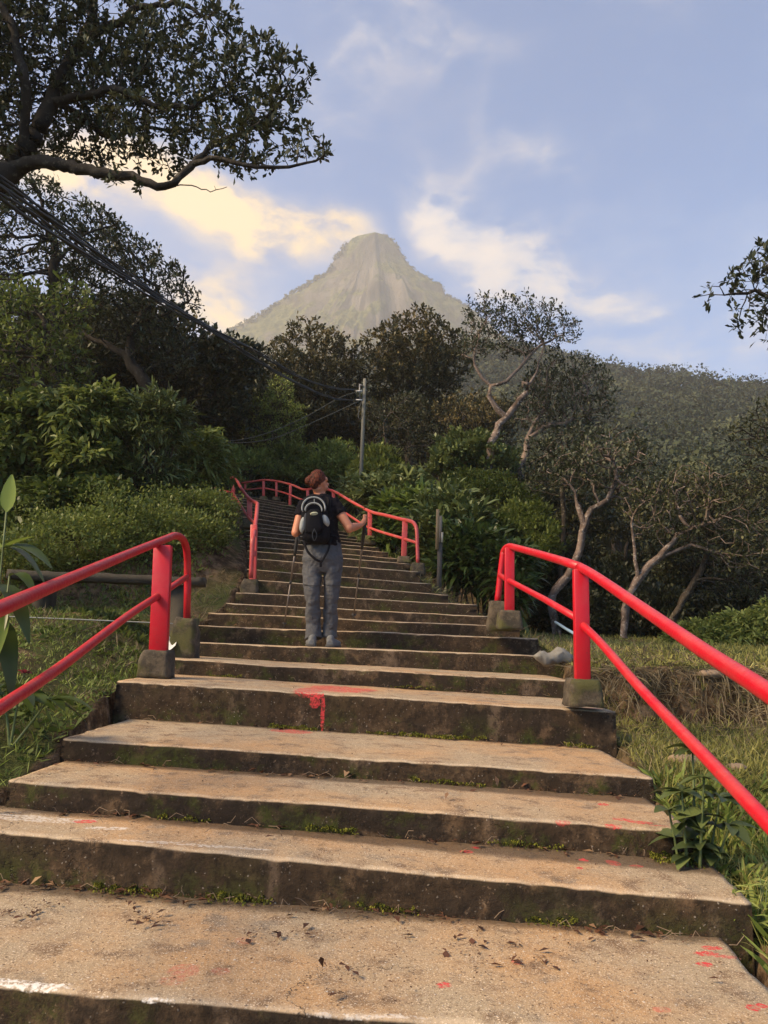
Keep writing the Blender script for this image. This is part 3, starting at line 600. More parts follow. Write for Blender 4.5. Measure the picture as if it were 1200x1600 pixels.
# ------------------------------------------------------------ bench, posts, cables, pole, sack
b0, b1 = P(10, 890, 6.7), P(318, 902, 6.95)
bench = empty('bench', (b0 + b1) / 2 * [1, 1, 0] + [0, 0, 1.12], 'low mossy concrete bench on the bank left of the steps', 'bench'); bo = np.array(bench.location)
mb = MB(); nx = 40; d = (b1 - b0) / nx; hd = np.array([-d[1], d[0], 0]) / np.linalg.norm(d)
sec = [(-.0, -.075), (-.005, -.004), (.01, 0), (.30, 0), (.31, -.075)]
V = np.array([b0 + d * i + hd * s_[0] + [0, 0, s_[1]] for i in range(nx + 1) for s_ in sec]) - bo; V += fbm(V[:, 0] * 7, V[:, 1] * 7, V[:, 2] * 9)[:, None] * .02
a = np.arange(len(V)).reshape(nx + 1, 5); ar = np.roll(a, -1, 1)
Qb = np.stack([a[:-1], a[1:], ar[1:], ar[:-1]], -1).reshape(-1, 4); mb.add(V, Qb, [[0, i, i + 1] for i in (1, 2, 3)] + [[a[-1, 0], a[-1, i + 1], a[-1, i]] for i in (1, 2, 3)])
MAT['bench'] = simple('dark_weathered_concrete', (.05, .042, .03), .95, var=.5, scale=9, bump=.6, bscale=40, bd=.008); mb.build('seat', MAT['bench'], bench)
for x in (70, 283):
    q = P(x, 900, 7.0); zb = float(gz(q[0], q[1])) - .1; mb = MB().box(q * [1, 1, 0] + [-.07, -.04, zb] - bo, q + [.07, .14, -.012] - bo); mb.build('leg', MAT['bench'], bench)
# fine wire below the bench
wr = catmull([P(-20, 962, 6.1), P(100, 967, 6.2), P(285, 975, 6.4)], 6)
mb = MB().tube(wr, .005, 5); mb.build('wire', simple('pale_wire', (.30, .30, .26)), None, True, origin=wr[0], loc=wr[0]); o = COL.objects['wire']; tag(o, 'thin pale wire stretched below the front of the bench', 'wire')
# weathered timber post
pb = P(686, 918, 10.4); pt = P(687, 800, 10.4); post = empty('marker_post', pb, 'weathered wooden post with a pale timber top beside the upper steps', 'post')
MB().box((-.032, -.03, -.25), (.032, .03, .68)).build('shaft', simple('old_timber', (.07, .058, .048), .9, var=.4, scale=30, bump=.5), post)
MB().box((-.066, -.046, .52), (-.022, -.031, (pt - pb)[2] + .03)).build('board', simple('bare_timber', (.26, .175, .09), .8, var=.3, scale=14, bump=.4), post)
MB().box((-.021, -.05, .62), (.02, -.036, (pt - pb)[2] - .06)).build('batten', simple('grey_timber', (.17, .14, .11), .9, var=.3, scale=25, bump=.4), post)
MB().box((.012, -.058, .62), (.036, -.051, .76)).build('plate', simple('pale_plate', (.4, .36, .28), .6), post)
# utility pole
PT, PBm = P(570, 592, 17.5), P(562, 800, 17.5)
pole = empty('utility_pole', PBm, 'thin grey utility pole standing in the bushes beyond the hiker', 'utility pole')
MB().tube([PBm - PBm - [0, 0, 1.0], (PT - PBm) * .5, PT - PBm], [.052, .046, .039], 10).build('shaft', simple('pole_concrete', (.15, .145, .12), .9, var=.25, scale=6, bump=.4, bscale=30, bd=.01), pole, True)
MB().tube([P(562, 600, 17.45) - PBm, P(562, 622, 17.45) - PBm], .02, 6).tube([P(562, 601, 17.45) - PBm, P(568, 603, 17.45) - PBm], .015, 6).build('bracket', simple('dull_steel', (.2, .2, .2), .5, .5), pole)
for y in (611, 625): MB().tube([P(566, y, 17.4) - PBm, P(556, y, 17.4) - PBm], .022, 8).build('insulator', simple('insulator_white', (.5, .48, .44), .4), pole, True)
cb = catmull([P(566, 625, 17.4), P(561, 640, 17.35), P(560, 652, 17.3), P(564, 655, 17.3), P(567, 645, 17.35)], 5)
MB().tube(cb - PBm, .012, 5).build('cable_loop', simple('black_cable', (.03, .03, .028), .6), pole, True)
MAT['cable'] = simple('cable_rubber', (.022, .022, .02), .55, var=.3, scale=3); MAT['cable_pale'] = simple('cable_grey', (.07, .07, .055), .7)
def hang(p0, p1, sag, n=40):
    t = np.linspace(0, 1, n)[:, None]; return p0 * (1 - t) + p1 * t - np.array([0, 0, 1]) * sag * 4 * t * (1 - t)
def fitted(pts, k=8): return catmull([P(*p) for p in pts], k)
bundle = [[(-160, 180, 3.4), (0, 300, 5.0), (150, 408, 7.2), (280, 487, 9.5), (400, 549, 12.2), (470, 590, 14.4), (520, 606, 16.0), (557, 609, 17.4)],
          [(-160, 160, 3.4), (0, 280, 5.0), (150, 396, 7.2), (280, 484, 9.5), (400, 562, 12.2), (470, 602, 14.4), (520, 622, 16.0), (560, 626, 17.4)]]
ci = 0
for bi, base in enumerate(bundle):
    c0 = fitted(base, 10); m = len(c0)
    for j in range(4 if bi else 3):
        ph = j * 2.1 + bi; tt = np.linspace(0, 1, m); sp = (.030 - .018 * tt) * (1 + .3 * math.sin(j))
        off = np.stack([sp * np.cos(tt * 26 + ph) * .5, 0 * tt, sp * np.sin(tt * 26 + ph) + (j - 1.2) * .016 * (1 - tt)], 1); off *= np.clip((1 - tt) * 12, 0, 1)[:, None]
        MB().tube((c0 + off) - c0[0], (.011 if j else .015) * (1 - .3 * tt), 6).build('cable', MAT['cable'], None, True, loc=c0[0])
        tag(COL.objects[len(COL.objects) - 1], ['black cable of the upper strand of the twisted bundle slanting down to the pole', 'black cable of the lower, thicker strand of the twisted bundle slanting down to the pole'][bi], 'cable', ['twisted black cables of the upper strand', 'twisted black cables of the lower strand'][bi])
for k, pts in enumerate([[(559, 612, 17.4), (530, 622, 17.2), (470, 655, 17), (400, 682, 16.6), (340, 688, 16.2), (290, 664, 15.5)], [(561, 627, 17.4), (500, 655, 17), (430, 684, 16.8), (370, 692, 16.4), (320, 686, 16.), (288, 668, 15.5)]]):
    c0 = fitted(pts, 8); MB().tube(c0 - c0[0], .010, 5).build('service_wire', MAT['cable_pale'], None, True, loc=c0[0])
    tag(COL.objects[len(COL.objects) - 1], ['upper of the two thin grey wires sagging from the pole to the left bushes', 'lower of the two thin grey wires sagging from the pole to the left bushes'][k], 'wire')
for k, pts in enumerate([[(572, 608, 17.5), (590, 640, 17.9), (625, 700, 18.6)]]):
    c0 = fitted(pts, 6); MB().tube(c0 - c0[0], .009, 5).build('guy_wire', MAT['cable_pale'], None, True, loc=c0[0]); tag(COL.objects[len(COL.objects) - 1], 'thin guy wire slanting down to the right of the utility pole', 'wire')
# sack, litter and pipe
c = P(866, 1014, 6.75); c[2] = .86
th = np.linspace(-1, 1, 13); mb = MB().loft([c + [t * .20, t * .05, .02 * math.sin(t * 5)] for t in th], [.0001 + .075 * (1 - abs(t) ** 3) ** .5 for t in th], [.0001 + .058 * (1 - abs(t) ** 3) ** .5 for t in th], ax=(0, 1, 0), ay=(0, 0, 1), n=18)
V = mb.V[0]; V += fbm(V[:, 0] * 16, V[:, 1] * 16, V[:, 2] * 16)[:, None] * np.array([0, .03, .05]); o = mb.build('plastic_sack', simple('woven_white_plastic', (.20, .185, .155), .8, var=.35, scale=12, bump=.6, bscale=30, bd=.01), None, True, loc=c, origin=c)
tag(o, 'crumpled white plastic sack lying on the terrace beside the steps', 'sack')
q = P(263, 1020, 6.3); mb = MB(); rs = np.random.RandomState(3)
V = np.array([[x, y, 0] for x in np.linspace(-.05, .05, 6) for y in np.linspace(-.02, .12, 6)]); V[:, 2] = rs.rand(36) * .05 + .02 + V[:, 1] * .7; a = np.arange(36).reshape(6, 6)
o = link('plastic_bag', mesh('plastic_bag', V, np.stack([a[:-1, :-1], a[:-1, 1:], a[1:, 1:], a[1:, :-1]], -1).reshape(-1, 4), None, simple('thin_white_plastic', (.6, .6, .58), .4)), None, q); tag(o, 'scrap of white plastic caught against the left footing', 'litter')
pp = np.array([P(868, 972, 9.0), P(885, 983, 8.3), P(906, 995, 7.6)]); o = MB().tube(pp - pp[0], .016, 8).build('pipe', simple('blue_plastic_pipe', (.20, .30, .40), .5), None, True, loc=pp[0]); tag(o, 'pale blue plastic pipe lying on the terrace behind the right handrail', 'pipe')
# ------------------------------------------------------------ the hiker
FT = SL[6] + (SR[6] - SL[6]) * .39; Z6 = float(FT[2]); HO = np.array([P(504, 1003, 7.14)[0], 7.14, Z6])
def J(x, y, D=7.14): return P(x, y, D) - HO
def solid(mb, name, mat, parent, vox, smooth=6, disp=None):
    o = mb.build(name, mat, parent); o.data.materials[0] = mat
    r = o.modifiers.new('weld', 'REMESH'); r.mode = 'VOXEL'; r.voxel_size = vox; r.use_smooth_shade = True
    s_ = o.modifiers.new('smooth', 'SMOOTH'); s_.iterations = smooth; s_.factor = .5
    if disp:
        for nm, sc_, st in disp:
            tx = bpy.data.textures.new(nm, 'CLOUDS'); tx.noise_scale = sc_; d = o.modifiers.new(nm, 'DISPLACE'); d.texture = tx; d.strength = st; d.mid_level = .5; d.texture_coords = 'LOCAL'
    return o
def limb(mb, pts, rs, n=16, k=5, sx=1.):
    c = catmull(pts, k); r = np.interp(np.linspace(0, len(pts) - 1, len(c)), np.arange(len(pts)), rs); mb.tube(c, r, n, sx=sx)
skin = simple('skin', (.50, .19, .10), .55, var=.08, scale=8)
skin.node_tree.nodes['Principled BSDF'].inputs['Subsurface Weight'].default_value = .1; skin.node_tree.nodes['Principled BSDF'].inputs['Subsurface Radius'].default_value = (.02, .008, .004)
person = empty('person', HO, 'hiker seen from behind in a black t-shirt and grey trousers, climbing with two poles', 'person')
b = MB()
hc = J(497, 753, 7.12)
# head: skull, jaw turned to the right, ear, nose
b.ball(hc + [0, .0, .015], (.076, .088, .10)); b.ball(hc + [.03, .035, -.045], (.058, .068, .062)); b.ball(hc + [.088, .045, -.012], (.016, .018, .018)); b.ball(hc + [.075, .045, -.05], (.025, .03, .02))
b.ball(hc + [.062, .02, .03], (.03, .04, .03)); b.ball(hc + [.058, -.03, -.02], (.012, .02, .032))
limb(b, [hc + [0, -.01, -.05], J(499, 770), J(500, 780)], [.056, .055, .07])
b.loft([J(500, y) + [0, .01, 0] for y in (776, 786, 800, 825, 848, 866, 884)], [.07, .145, .155, .14, .13, .13, .10], [.06, .08, .095, .09, .085, .085, .07])
# arms
Ls, Le, Lw = J(474, 790), J(462, 832, 7.08), J(467, 829, 7.30); Rs, Re, Rw = J(523, 789), J(546, 825, 7.06), J(563, 821, 7.22)
limb(b, [Ls, (Ls + Le) / 2, Le], [.052, .047, .041]); limb(b, [Le, (Le * .6 + Lw * .4), Lw], [.041, .040, .026]); b.ball(Le + [0, -.008, -.006], .040)
limb(b, [Rs, (Rs + Re) / 2, Re], [.052, .048, .043]); limb(b, [Re, (Re * .6 + Rw * .4), Rw], [.042, .041, .027]); b.ball(Re + [0, -.008, -.006], .042)
for s_, wr_, hd_ in ((1, Rw, J(569, 814, 7.26)), (-1, Lw, J(467, 826, 7.38))):
    dn = hd_ - wr_; dn /= np.linalg.norm(dn); ax = np.cross(dn, [0, 0, 1]); ax /= np.linalg.norm(ax)
    b.loft([wr_, wr_ + dn * .03, hd_, hd_ + dn * .02], [.022, .026, .026, .02], [.026, .036, .042, .036], ax=ax, ay=(0, 0, 1), n=14)
    for f in range(4):     # fingers wrapped round the grip, one above the other
        z0 = .028 - f * .019; p = hd_ + dn * .02 + np.array([0, 0, z0]); sgn = -s_
        limb(b, [p, p + dn * .022 + ax * sgn * .004, p + dn * .034 + ax * sgn * .020, p + dn * .024 + ax * sgn * .036, p + dn * .006 + ax * sgn * .038], [.0095, .0092, .0088, .0082, .0072], 8, 4)
    p = hd_ - dn * .005 + np.array([0, 0, .036]); limb(b, [p, p + dn * .02 + ax * (-s_) * .014 + [0, 0, .012], p + dn * .036 + ax * (-s_) * .03 + [0, 0, .006]], [.013, .011, .009], 8, 4)
solid(b, 'body', skin, person, .0065, 3)
# hair with a bun
hm_, g, bb, out = newmat('auburn_hair'); cv_ = g.node('ShaderNodeTexCoord').outputs['Object']
nz_ = g.noise(g.vmath('MULTIPLY', cv_, (1, 1, .35)), 90, 4, .7); g.put(bb.inputs['Base Color'], g.mix(g.ramp(nz_, .35, .65), (.022, .007, .004), (.17, .038, .016))); bb.inputs['Roughness'].default_value = .6; bb.inputs['Specular IOR Level'].default_value = .2; g.put(bb.inputs['Normal'], g.bump(nz_, 1, .008))
h = MB(); h.ball(hc + [-.006, -.012, .026], (.080, .090, .094)); h.ball(hc + [-.03, -.04, -.01], (.06, .06, .07)); h.ball(hc + [-.088, -.05, -.005], (.036, .036, .042)); h.ball(hc + [-.066, -.05, .02], (.04, .04, .034))
solid(h, 'hair', hm_, person, .006, 3, [('hair_waves', .015, .010)])
# t-shirt
def cloth(name, col, rough=.9, var=.12, wr=.5, s1=9, bd=.02):
    m, g, b_, out = newmat(name); v = g.node('ShaderNodeTexCoord').outputs['Object']
    n = g.noise(v, s1, 4, .55, 1.2); f = g.noise(v, 300, 2); g.put(b_.inputs['Base Color'], g.mix(g.ramp(n, .3, .7), tuple(c_ * (1 - var) for c_ in col), tuple(c_ * (1 + var) for c_ in col)))
    b_.inputs['Roughness'].default_value = rough; b_.inputs['Specular IOR Level'].default_value = .15
    g.put(b_.inputs['Normal'], g.bump(g.math('ADD', n, g.math('MULTIPLY', f, .04)), wr, bd)); return m
sh = MB()
sh.loft([J(500, 773) + [0, .0, 0], J(500, 777), J(500, 783), J(500, 792), J(500, 808), J(501, 826), J(502, 842), J(503, 853)], [.075, .125, .175, .188, .172, .166, .182, .188], [.06, .085, .10, .115, .118, .112, .118, .125], n=28)
limb(sh, [J(478, 784), (Ls * .75 + Le * .25), (Ls * .58 + Le * .42)], [.062, .062, .060]); limb(sh, [J(519, 783), (Rs * .75 + Re * .25), (Rs * .55 + Re * .45)], [.064, .064, .062])
tshirt = solid(sh, 'tshirt', cloth('black_jersey', (.007, .006, .009), .95), person, .008, 4, [('shirt_folds', .07, .03)])
# trousers with zip-off seam
t = MB()
t.loft([J(504, 843), J(504, 852), J(504, 864), J(505, 876), J(505, 886), J(505, 896)], [.158, .170, .185, .190, .182, .15], [.105, .115, .13, .135, .115, .085], n=28)
KL = [J(487, 870), J(488, 893), J(488, 920, 7.1), J(489, 945, 7.12), J(489, 975, 7.16), J(490, 998, 7.14)]; KR = [J(521, 870), J(520, 893), J(519, 920, 7.14), J(517, 945, 7.16), J(516, 975, 7.2), J(515, 996, 7.2)]
def leg(pts, rs):
    c_ = catmull(pts, 5); r = np.interp(np.linspace(0, len(pts) - 1, len(c_)), np.arange(len(pts)), rs); t.tube(c_, r, 22, sx=1.12, ref=(0, 1, 0))
leg(KL, [.092, .090, .076, .068, .068, .078]); leg(KR, [.092, .088, .074, .065, .064, .070])
trous = solid(t, 'trousers', cloth('grey_trousers', (.085, .086, .092), .95, .10, .9, 7, .04), person, .008, 4, [('trouser_folds', .09, .030), ('trouser_creases', .03, .006)])
for pts, r in ((KL, .086), (KR, .084)):
    k_ = np.array(pts[2]) + [0, 0, .03]; th_ = np.linspace(0, 2 * np.pi, 25); MB().tube([k_ + [r * math.cos(a_) * 1.0, r * math.sin(a_) * 1.12, .006 * math.sin(a_ * 2 + 1)] for a_ in th_], .0035, 6, cap=False).build('zip_seam', simple('dark_zip', (.03, .03, .034), .7), person, True)
# shoes
for x, y, D, dx in ((489, 1000, 7.14, -.035), (517, 1000, 7.16, .05)):
    s0 = J(x, y, D); s0[2] = 0; s = MB()
    s.loft([s0 + [dx * (q - .0), -.11 + .27 * q, .040 + .0 * q] for q in np.linspace(0, 1, 9)], [.03, .043, .046, .045, .046, .05, .052, .046, .02], [.030, .042, .044, .044, .042, .036, .032, .028, .012], ax=(1, 0, 0), ay=(0, 0, 1), n=16)
    s.ball(s0 + [0, -.06, .07], (.04, .05, .045)); o = solid(s, 'shoe', simple('grey_hiking_shoe', (.11, .115, .12), .8, var=.6, scale=40, bump=.5), person, .006, 2)
    s = MB(); s.loft([s0 + [dx * q, -.12 + .29 * q, .0] for q in (0, .03, .2, .5, .8, 1)], [.02, .044, .048, .046, .054, .02], [.014] * 6, ay=(0, 0, 1), n=16, p=4)
    o2 = s.build('sole', simple('shoe_sole', (.05, .05, .05), .8), person, True); o2.location = (0, 0, .014)
# ------------------------------------------------------------ backpack
PO = HO + J(491, 812, 6.97)
pack = empty('backpack', PO, 'black daypack with pale grey trim worn on the back of the hiker', 'backpack')
def K(x, y, D=6.95): return P(x, y, D) - PO
blk = cloth('black_nylon', (.005, .005, .008), .8, .2, .35, 14, .01); gry = cloth('grey_nylon', (.30, .31, .30), .8, .1, .2, 20, .006); mesh_m = cloth('mesh_pocket', (.045, .05, .06), .8, .1, .2, 20, .006)
bp = MB(); ys = [776, 780, 788, 800, 815, 830, 842, 848, 850]; bp.loft([K(490 + (y - 776) * .06, y, 6.98) for y in ys], [.05, .09, .115, .124, .128, .132, .125, .10, .05], [.05, .075, .095, .10, .105, .105, .09, .065, .03], n=26, p=2.6)
solid(bp, 'pack_body', blk, pack, .008, 2, [('pack_folds', .05, .012)])
fp = MB(); ys = [796, 801, 812, 824, 832, 835]; fp.loft([K(491, y, 6.885) for y in ys], [.04, .07, .082, .085, .07, .03], [.02, .035, .042, .042, .034, .015], n=22, p=2.6); solid(fp, 'front_pocket', blk, pack, .007, 2)
arc = lambda cx, cy, rx, ry, a0, a1, D0, D1, n=18: [K(cx + rx * math.cos(rad(a)), cy - ry * math.sin(rad(a)), D0 + (D1 - D0) * math.sin(rad(a))) for a in np.linspace(a0, a1, n)]
for pts, r in ((arc(490, 794, 18, 17, 200, -15, 6.89, 6.90), .0095), (arc(490, 797, 13, 11, 190, -10, 6.865, 6.87), .0085)):
    MB().tube(pts, [r * .6] + [r * 1.2] * (len(pts) - 2) + [r * .6], 8, sx=.7).build('trim', gry, pack, True)
MB().tube([K(491, 777, 6.91), K(491, 788, 6.872)], .003, 6).build('trim', gry, pack, True)
for cx, cy, rx, ry, ang in ((473.5, 820, 5.4, 14, 8), (508, 813, 6.4, 10.5, -18)):
    m_ = MB(); zz_ = np.linspace(-1, 1, 9); m_.loft([K(cx + math.sin(rad(ang)) * z_ * ry, cy - z_ * ry, 6.93) for z_ in zz_], [max(.004, rx * .006 * (1 - abs(z_) ** 3)) for z_ in zz_], [max(.004, .055 * (1 - abs(z_) ** 3)) for z_ in zz_], n=14); m_.build('side_pocket', gry, pack, True)
m_ = MB(); m_.loft([K(478, y, 6.905) for y in (802, 808, 822, 832)], [.008, .02, .022, .008], [.02, .04, .04, .02], n=12); m_.build('mesh_panel', gry if False else mesh_m, pack, True)
# logo patch: pale oval with a dark scrawl of letters
lc = K(490.5, 802.5, 6.838); tilt = rad(8)
V = [lc]; 
for a_ in np.linspace(0, 2 * np.pi, 25)[:-1]:
    ex, ez = .036 * math.cos(a_), .0155 * math.sin(a_); V.append(lc + [ex * math.cos(tilt) - ez * math.sin(tilt), 0.0, ex * math.sin(tilt) + ez * math.cos(tilt)])
V = np.array(V); V2 = V + [0, .012, 0]; tr_ = [[0, 1 + i, 1 + (i + 1) % 24] for i in range(24)]; side_ = [[1 + i, 26 + i, 26 + (i + 1) % 24, 1 + (i + 1) % 24] for i in range(24)]
lg = link('logo_patch', mesh('logo_patch', np.concatenate([V, V2]), side_, tr_, simple('pale_patch', (.42, .42, .28), .6)), pack)
scr = MB()
for i in range(5):
    x0 = -.024 + i * .0105; base = np.array([x0, -.0015, 0]); loopy = [base + [.004 * math.cos(q_) * (1 if i % 2 else -1), 0, .006 * math.sin(q_)] for q_ in np.linspace(0, [6.0, 4.2, 5.2, 3.4, 5.6][i], 9)]
    Rm = np.array([[math.cos(tilt), 0, -math.sin(tilt)], [0, 1, 0], [math.sin(tilt), 0, math.cos(tilt)]]); scr.tube((np.array(loopy) @ Rm.T) + lc, .0013, 5)
scr.build('lettering', simple('patch_ink', (.03, .03, .03), .6), lg, True)['kind'] = 'stuff'
for pts in ([K(474, 845, 7.0), K(481, 862, 6.96), K(492, 873, 6.955), K(501, 878, 6.96)], [K(518, 838, 7.02), K(513, 858, 6.96), K(506, 872, 6.955), K(502, 878, 6.96)], [K(501, 878, 6.955), K(501, 886, 6.96)],
            [K(513, 838, 7.0), K(524, 838, 7.02), K(532, 846, 7.04)]):
    MB().tube(catmull(pts, 5), .011, 8, sx=.35, ref=(0, 1, 0)).build('strap', blk, pack, True)
MB().tube(catmull([K(491, 826, 6.85), K(488, 836, 6.845), K(491, 845, 6.86), K(495, 836, 6.845), K(491, 826, 6.85)], 5), .006, 6, sx=.5).build('strap', mesh_m, pack, True)
m_ = MB(); m_.loft([K(478, 778, 7.08), K(477, 784, 7.03), K(476, 800, 7.02)], [.02, .02, .02], [.05, .04, .03], n=12); m_.build('shoulder_strap', blk, pack, True)
m_ = MB(); m_.loft([K(513, 778, 7.10), K(514, 784, 7.06), K(512, 800, 7.02)], [.02, .02, .02], [.05, .04, .03], n=12); m_.build('shoulder_strap', blk, pack, True)
# ------------------------------------------------------------ trekking poles
polem = simple('pole_metal', (.16, .13, .11), .4, .4, var=.3); grip = simple('pole_grip', (.02, .02, .022), .7)
for lab, top_, tip in (('trekking pole held in the left hand of the hiker, planted beside the left foot', HO + J(467.5, 820, 7.40), None), ('trekking pole held out in the right hand of the hiker beside the red rail', HO + J(571.5, 806, 7.29), None)):
    lf = 'left' in lab; n_ = 7 if lf else 8
    tp = PZ(443 if lf else 552, 977 if lf else 966, 0) if False else P(443.5 if lf else 552, 978 if lf else 966, 7.62 if lf else 8.1)
    st_ = SL[n_] + (SR[n_] - SL[n_]) * ((tp[0] - SL[n_][0]) / (SR[n_][0] - SL[n_][0])); tp[2] = st_[2] + .005
    po = empty('trekking_pole', tp, lab, 'trekking pole'); d = top_ - tp; at_ = lambda q: d * q
    MB().tube([at_(0), at_(.04)], [.003, .006], 8).build('tip', grip, po, True)
    MB().tube([at_(.035), at_(.05), at_(.052)], [.006, .024, .006], 12).build('basket', grip, po, True)
    MB().tube([at_(.04), at_(.45)], .0072, 8).build('lower_shaft', polem, po, True); MB().tube([at_(.44), at_(.78)], .0092, 8).build('upper_shaft', polem, po, True)
    MB().tube([at_(.43), at_(.46)], .0125, 8).build('lock', grip, po, True)
    MB().tube([at_(.70), at_(.76), at_(.84), at_(.97), at_(1.0)], [.013, .017, .019, .018, .012], 10).build('grip', grip, po, True)
    u = at_(.97); MB().tube(catmull([u, u + [0, .02, -.03], u + [.012, .01, -.11], u + [.02, -.02, -.16], u + [.0, -.03, -.08], u], 5), .0065, 6, sx=.4).build('wrist_loop', grip, po, True)
# ------------------------------------------------------------ vegetation
def unit(v): return v / (np.linalg.norm(v, axis=-1, keepdims=True) + 1e-12)
def leaf_mesh(C, D, L, W, rng, seg=1, droop=0., fold=.12, tint=None, upb=1.0, nrm=None):
    """blades: seg 1 = one folded quad, seg 2 = a drooping blade of three faces"""
    N = len(C); L = np.broadcast_to(L, (N,))[:, None]; W = np.broadcast_to(W, (N,))[:, None]
    D = unit(D); up = (np.array([0, 0, 1.]) * upb if nrm is None else nrm * upb) + rng.normal(0, .45 if nrm is None else .30, (N, 3)); S_ = unit(np.cross(D, up)); Nn = np.cross(S_, D)
    t = rng.rand(N) if tint is None else tint
    if seg == 1:
        V = np.stack([C, C + D * L * .62 + S_ * W / 2 + Nn * W * fold, C + D * L, C + D * L * .62 - S_ * W / 2 + Nn * W * fold], 1)
        Q = np.arange(4 * N).reshape(N, 4); return V.reshape(-1, 3), Q, np.zeros((0, 3), int), np.repeat(t, 4)
    dz = np.array([0, 0, -1.]); dr = np.broadcast_to(droop, (N,))[:, None]; p = lambda q: C + D * L * q + dz * dr * L * q * q
    V = np.stack([C, p(.3) + S_ * W * .45, p(.3) - S_ * W * .45, p(.68) + S_ * W * .42 , p(.68) - S_ * W * .42, p(1.)], 1)
    b = np.arange(N)[:, None] * 6
    Q = b + np.array([[1, 3, 4, 2]]); T = np.concatenate([b + [[0, 1, 2]], b + [[3, 5, 4]]]); return V.reshape(-1, 3), Q, T, np.repeat(t, 6)
def leafobj(name, parts, mat, parent=None, loc=None, kind=None):
    n = 0; Vs, Qs, Ts, As = [], [], [], []
    for V, Q, T, A in parts: Vs.append(V); Qs.append(Q + n); Ts.append(T + n); As.append(A); n += len(V)
    me = mesh(name, np.concatenate(Vs), np.concatenate(Qs), np.concatenate(Ts), mat, False, {'tint': np.concatenate(As)})
    o = link(name, me, parent, loc)
    if kind: o['kind'] = kind
    return o
def in_ell(rng, blobs, n, shell=.0, rough=0.):
    """random points in a union of ellipsoids (centre, radii); shell>0 pushes them outward"""
    vol = np.array([b[1][0] * b[1][1] * b[1][2] for b in blobs]) ** .8; k = rng.choice(len(blobs), n, p=vol / vol.sum())
    d = unit(rng.normal(size=(n, 3))); r = rng.rand(n) ** (1 / 3.) * (1 - shell) + shell * (.72 + .28 * rng.rand(n))
    if rough: r = r * (1 + rough * fbm(d[:, 0] * 2.5 + k * 3, d[:, 1] * 2.5, d[:, 2] * 2.5) * 2)
    return np.array([b[0] for b in blobs])[k] + d * r[:, None] * np.array([b[1] for b in blobs])[k]
def colonize(roots, att, step, kill, infl, rng, iters=120, wander=.25, trop=(0, 0, 0)):
    """roots: list of (polyline, radius list) -> node positions, parents, given radii"""
    pos, par, gr = [], [], []
    for pts, rs, parent_idx in roots:
        pts = np.asarray(pts, float); seg = []; prev = parent_idx
        for i in range(len(pts)):
            if i == 0:
                if prev is None: pos.append(pts[0]); par.append(-1); gr.append(rs[0]); prev = len(pos) - 1
                else:
                    prev = int(np.argmin([np.linalg.norm(q - pts[0]) for q in pos]))
                continue
            a_, b_ = pts[i - 1] if i > 1 or parent_idx is None else pos[prev], pts[i]; m = max(1, int(np.linalg.norm(b_ - a_) / step))
            for j in range(1, m + 1):
                pos.append(a_ + (b_ - a_) * j / m + rng.normal(0, step * .10, 3)); par.append(prev); gr.append(rs[i - 1] + (rs[i] - rs[i - 1]) * j / m); prev = len(pos) - 1
    n0 = len(pos); P_ = np.zeros((n0 + 60000, 3)); P_[:n0] = pos; par = list(par); n = n0; att = att.copy()
    dist = np.full(len(att), 1e9); near = np.zeros(len(att), int); lo = 0; vel = np.zeros_like(P_)
    for it in range(iters):
        if not len(att): break
        new = P_[lo:n]
        if len(new):
            for s0 in range(0, len(new), 1500):
                nb = new[s0:s0 + 1500]; d = np.linalg.norm(att[:, None] - nb[None], axis=2); j = d.argmin(1); dm = d[np.arange(len(att)), j]; u = dm < dist; dist[u] = dm[u]; near[u] = lo + s0 + j[u]
        lo = n; keep = dist > kill; att, dist, near = att[keep], dist[keep], near[keep]
        act = dist < infl
        if not act.any():
            if it > 3: break
            act = dist <= dist.min() * 1.2 if len(dist) else act
            if not act.any(): break
        idn, inv = np.unique(near[act], return_inverse=True); dsum = np.zeros((len(idn), 3)); np.add.at(dsum, inv, unit(att[act] - P_[near[act]]))
        dv = unit(unit(dsum) + vel[idn] * .35 + rng.normal(0, wander, (len(idn), 3)) + np.array(trop)); k = len(idn)
        if n + k > len(P_): break
        P_[n:n + k] = P_[idn] + dv * step; vel[n:n + k] = dv; par += list(idn); n += k
    P_ = P_[:n]; par = np.array(par); return P_, par, np.array(gr), n0
